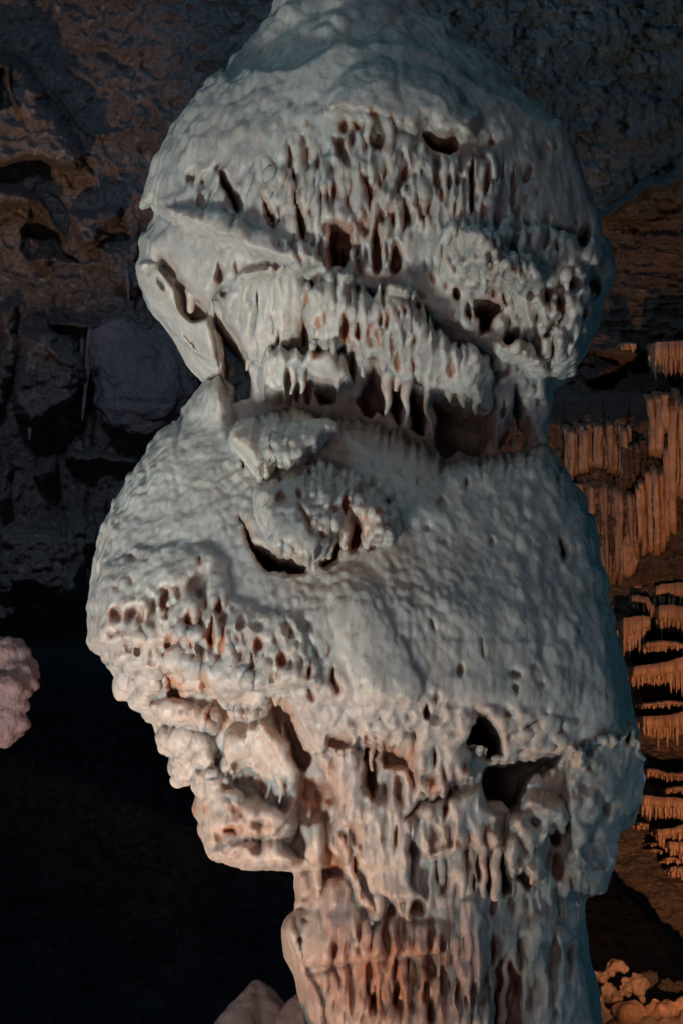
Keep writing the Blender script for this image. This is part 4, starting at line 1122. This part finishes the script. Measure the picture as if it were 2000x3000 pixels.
pipes('organ_pipe_flowstone', 'upper dull-orange bundle of long flutes touching the right edge', 'flowstone', M_orange, 3.90,
      [(13, 1085, 90, 1095, 1260, 28, 24), (13, 1130, 60, 1135, 1000, 26, 22), (13, 1180, 120, 1180, 960, 28, 26), (13, 930, 110, 945, 640, 28, 24), (13, 990, 90, 1000, 640, 28, 26), (13, 1035, 100, 1040, 440, 26, 20)])
pipes('organ_pipe_flowstone', 'dark brown short flutes between the cracked block and the bright organ pipes', 'flowstone', M_rockR, 3.90,
      [(13, 720, 500, 745, 850, 24, 20), (13, 770, 480, 790, 840, 22, 20), (13, 815, 480, 825, 760, 22, 18), (13, 865, 470, 870, 640, 22, 18)])
lo, hi, fn = blobs([(1846, 1600, 20, 0, 1.6), (1838, 1640, 22, .02, 1.3), (1850, 1570, 14, .03, 1.3), (1828, 1665, 12, .02, 1.2)], 3.93, .05)
v, q = solid(lo, hi, .009, fn); v = rough(v, q, ((.09, .05), (.03, .02)), 130)
tag(solid_obj('flowstone_lump', v, q, M_orange), 'smooth orange knob at the foot of the dull-brown fluted column', 'flowstone')


def terrace(label, pts, y, drop, proud=.50, teeth_px=14, tlen=1.0, seed=0, mat=None):
    """a shelf with a fluted apron and a fringe of small stalactites; pts = front edge in photo px"""
    mat = mat or M_orange
    r = np.random.default_rng(seed)
    pts = np.array(pts, float)
    X = np.arange(pts[0, 0], pts[-1, 0] + 2, 2.5); Yt = np.interp(X, pts[:, 0], pts[:, 1])
    Yt = Yt + 3 * perlin(X / 14, 0 * X, 0 * X + seed, 7)
    dr = np.interp(X, pts[:, 0], np.broadcast_to(drop, (len(pts),)) if np.isscalar(drop) else drop)
    end = np.sqrt(np.clip(np.minimum((X - X[0]) / 26, 1), .05, 1))
    dr = dr * end * 1.35 * (1 + .22 * perlin(X / 40, 0 * X, 0 * X + seed, 8))
    b = np.array(px(X[0], Yt[0], y)); root_ = empty('flowstone_terrace', b)
    tag(root_, label, 'flowstone terrace', 'fringed flowstone terraces on the right wall')
    flu = 0.022 * perlin(X / 6.5, 0 * X, 0 * X + seed, 9) + 0.05 * perlin(X / 34, 0 * X, 0 * X + seed, 10)
    ydeep = y + proud * (1 - end) * .8
    rows = []
    # shelf: back -> front lip
    for t in (0, .35, .7, .9, 1.0):
        yy = ydeep + proud * (1 - t) + flu * t + .02 * r.normal(size=len(X)) * (t < .9)
        yp = Yt - 10 * (1 - t) ** 1.5 + 2.0 * r.normal(size=len(X)) * (t < .95)
        rows.append(np.stack(px(X, yp, yy), -1))
    shelf = np.array(rows)
    rows = [shelf[-1].copy()]
    rag = r.uniform(.72, 1.05, len(X)); rag = .5 * rag + .5 * np.convolve(np.pad(rag, 2, 'edge'), np.ones(5) / 5, 'valid')
    for t in (.12, .3, .5, .7, .85, 1.0):
        rr = t * (1 if t < .6 else rag)
        yy = ydeep + flu * (1 + t) - .03 * math.sin(math.pi * min(t * 1.5, 1)) + .05 * t
        rows.append(np.stack(px(X, Yt + dr * rr, yy), -1))
    # return underneath
    rows.append(np.stack(px(X, Yt + dr * .75 * rag, ydeep + flu + .12), -1)); rows.append(np.stack(px(X, Yt + dr * .35, ydeep + proud), -1))
    ap = np.array(rows)
    for nm, G, mt in (('shelf', shelf, M_rockR), ('apron', ap, mat)):
        n, m = G.shape[:2]; a = np.arange(n * m).reshape(n, m)
        qq = np.stack([a[:-1, :-1], a[1:, :-1], a[1:, 1:], a[:-1, 1:]], -1).reshape(-1, 4)
        make_mesh(nm, G.reshape(-1, 3) - b, qq, mt, root_)
    x = X[0] + 10; i = 0
    while x < min(X[-1] - 4, 2060):
        k = int((x - X[0]) / 2.5); w_ = teeth_px * r.uniform(.30, .85)
        L = dr[k] * (r.uniform(.0, 1.0) ** 1.6 * .6 + .05) * tlen * (1 + .5 * math.sin(x / 23 + seed))
        V_, F_ = spike(x, Yt[k] + dr[k] * .45, x + r.normal() * 1.0, Yt[k] + dr[k] * .8 + L * .6, float(ydeep[k] + flu[k] * 1.6), w_ * .85, 1.5, seg=8, rings=7, wob=.12, seed=seed * 50 + i)
        make_mesh('fringe_stalactite', V_ - b, F_, mat, root_)
        x += teeth_px * r.uniform(.55, 1.4); i += 1
    return root_


def cpl(k, pts): return [tuple(map(float, p)) for p in cp(k, pts)]


terrace('short fringed orange block hanging from the dark strata, highest of the fringes', cpl(12, [(860, 1800), (960, 1770), (1176, 1760), (1500, 1750)]), 4.1, 82, seed=1)
terrace('narrow orange ledge fragment left of the highest fringed block', cpl(12, [(590, 1790), (680, 1775), (770, 1780)]), 4.15, 18, seed=2)
terrace('topmost short orange terrace below the organ pipes', cpl(13, [(735, 1610), (850, 1600), (905, 1615)]), 4.0, 16, seed=3)
terrace('orange terrace with long pointed fringe just under the dark gap at right', cpl(13, [(900, 1650), (1000, 1600), (1176, 1580), (1600, 1560)]), 3.95, 58, seed=4)
terrace('small arched orange terrace directly below the topmost short one', cpl(13, [(720, 1690), (820, 1680), (910, 1700), (950, 1760)]), 3.9, 40, seed=5)
terrace('wide arched terrace with evenly pointed orange fringe at the right edge', cpl(13, [(920, 1790), (1000, 1760), (1100, 1755), (1176, 1775), (1600, 1800)]), 3.8, 66, seed=6)
terrace('left arched orange terrace touching the white column edge, perforated face', cpl(13, [(650, 1900), (720, 1860), (830, 1840), (920, 1845)]), 3.7, [50, 90, 80, 40], seed=7)
terrace('thin curved orange lip under the wide arched terrace', cpl(13, [(820, 2080), (900, 2040), (1000, 2030), (1110, 2035), (1200, 2060), (1600, 2080)]), 3.6, 24, seed=8)
terrace('long straight orange terrace with dense comb-like fringe, mid right', cpl(13, [(730, 2240), (900, 2215), (1060, 2190), (1176, 2150), (1600, 2120)]), 3.5, [44, 50, 56, 80, 90], seed=9)
terrace('narrow orange lip between the dense comb fringe and the heavy fringe', cpl(14, [(365, 150), (500, 135), (620, 120), (706, 135), (1100, 130)]), 3.45, 16, seed=10)
terrace('heavy orange terrace with the thickest square-cut fringe on the right', cpl(14, [(375, 235), (500, 230), (600, 225), (706, 200), (1100, 180)]), 3.35, [44, 56, 60, 56, 56], seed=11)
terrace('ragged brown rubble lip below the heavy square-cut fringe', cpl(14, [(400, 600), (500, 590), (600, 620), (706, 620), (1100, 640)]), 3.35, 20, seed=12)
terrace('orange lip just above the broad lower terrace', cpl(14, [(530, 745), (620, 720), (706, 712), (1100, 700)]), 3.3, 22, seed=13)
terrace('broad lower orange terrace reaching the pale lobes on the column rim', cpl(14, [(365, 790), (450, 775), (560, 790), (640, 790), (706, 800), (1100, 810)]), 3.2, 48, seed=14)
terrace('short low orange terrace left, above the brown slope', cpl(14, [(340, 970), (400, 960), (470, 975)]), 3.25, 16, seed=15)
terrace('slanting orange terrace running down to the right edge above the slope', cpl(14, [(470, 1010), (560, 1010), (640, 1000), (706, 975), (1100, 900)]), 3.2, [20, 40, 36, 40, 40], seed=16)
terrace('lower slanting orange terrace at the right edge', cpl(14, [(545, 1100), (620, 1095), (706, 1100), (1100, 1100)]), 3.15, [16, 36, 60, 60], seed=17)
terrace('thin brown lip low on the left of the slope', cpl(14, [(430, 1110), (480, 1100), (520, 1105)]), 3.2, 9, seed=18)
terrace('second thin brown lip just below the first on the slope', cpl(14, [(425, 1150), (500, 1145), (565, 1155)]), 3.2, 9, seed=19)
terrace('lowest orange terrace above the bare brown slope at right edge', cpl(14, [(560, 1290), (640, 1265), (706, 1270), (1100, 1270)]), 3.05, [12, 26, 26, 26], seed=20)
terrace('small orange lip just above the lowest terrace', cpl(14, [(530, 1235), (580, 1205), (640, 1200), (690, 1225)]), 3.1, 15, seed=21)

# rocks lit from below in the bottom right corner
for i, (lst, lb, cat) in enumerate((
        ([(1845, 2975, 42, 0, 1.1), (1815, 2960, 28, .03, 1), (1868, 2990, 34, 0, 1)], 'brightest smooth orange boulder in the bottom right corner', 'boulder'),
        ([(1800, 2828, 20, 0, 1), (1780, 2845, 18, 0, 1), (1825, 2838, 16, 0, 1), (1760, 2862, 22, .02, 1), (1740, 2850, 12, 0, 1)], 'knobbly orange rock ridge at the top of the bottom right pile', 'rock'),
        ([(1780, 2900, 24, 0, 1.3), (1830, 2890, 20, 0, 1.5), (1805, 2925, 20, -.02, 1), (1868, 2880, 24, 0, 1.2), (1880, 2920, 14, 0, 1.4)], 'rough dark orange rock just above the bright smooth boulder', 'rock'),
        ([(1930, 2965, 34, 0, .7), (1975, 2955, 32, 0, .7), (2010, 2935, 30, 0, .8), (1915, 2935, 14, 0, 1.2)], 'flat orange rock shelf at the very bottom right', 'rock'),
        ([(1775, 2980, 24, 0, 1.3), (1755, 2940, 18, 0, 1.2), (1745, 2990, 22, 0, 1)], 'small brown rock between the column foot and the bright boulder', 'rock'),
        ([(1900, 2860, 22, .1, .8), (1950, 2885, 26, .12, .8), (2010, 2900, 40, .15, .7)], 'dark rock crest behind the bottom right pile', 'rock'),
        ([(1960, 3010, 60, 0, .6), (1890, 3030, 60, 0, .8), (1800, 3050, 60, 0, .8), (2030, 2990, 50, 0, .6)], 'brown rock filling the bottom edge beneath the flat shelf', 'rock'))):
    lo, hi, fn = blobs(lst, 2.4 + (i % 3) * .05, .015)
    v, q = solid(lo, hi, .008, fn)
    v = rough(v, q, ((.10, .06), (.035, .035), (.015, .012)) if i else ((.12, .03), (.04, .012)), 140 + i * 11)
    tag(solid_obj('boulder' if cat == 'boulder' else 'rock', v, q, (M_orange, M_dull, M_dull, M_orange, M_dull, M_rockR, M_dull)[i]), lb, cat)
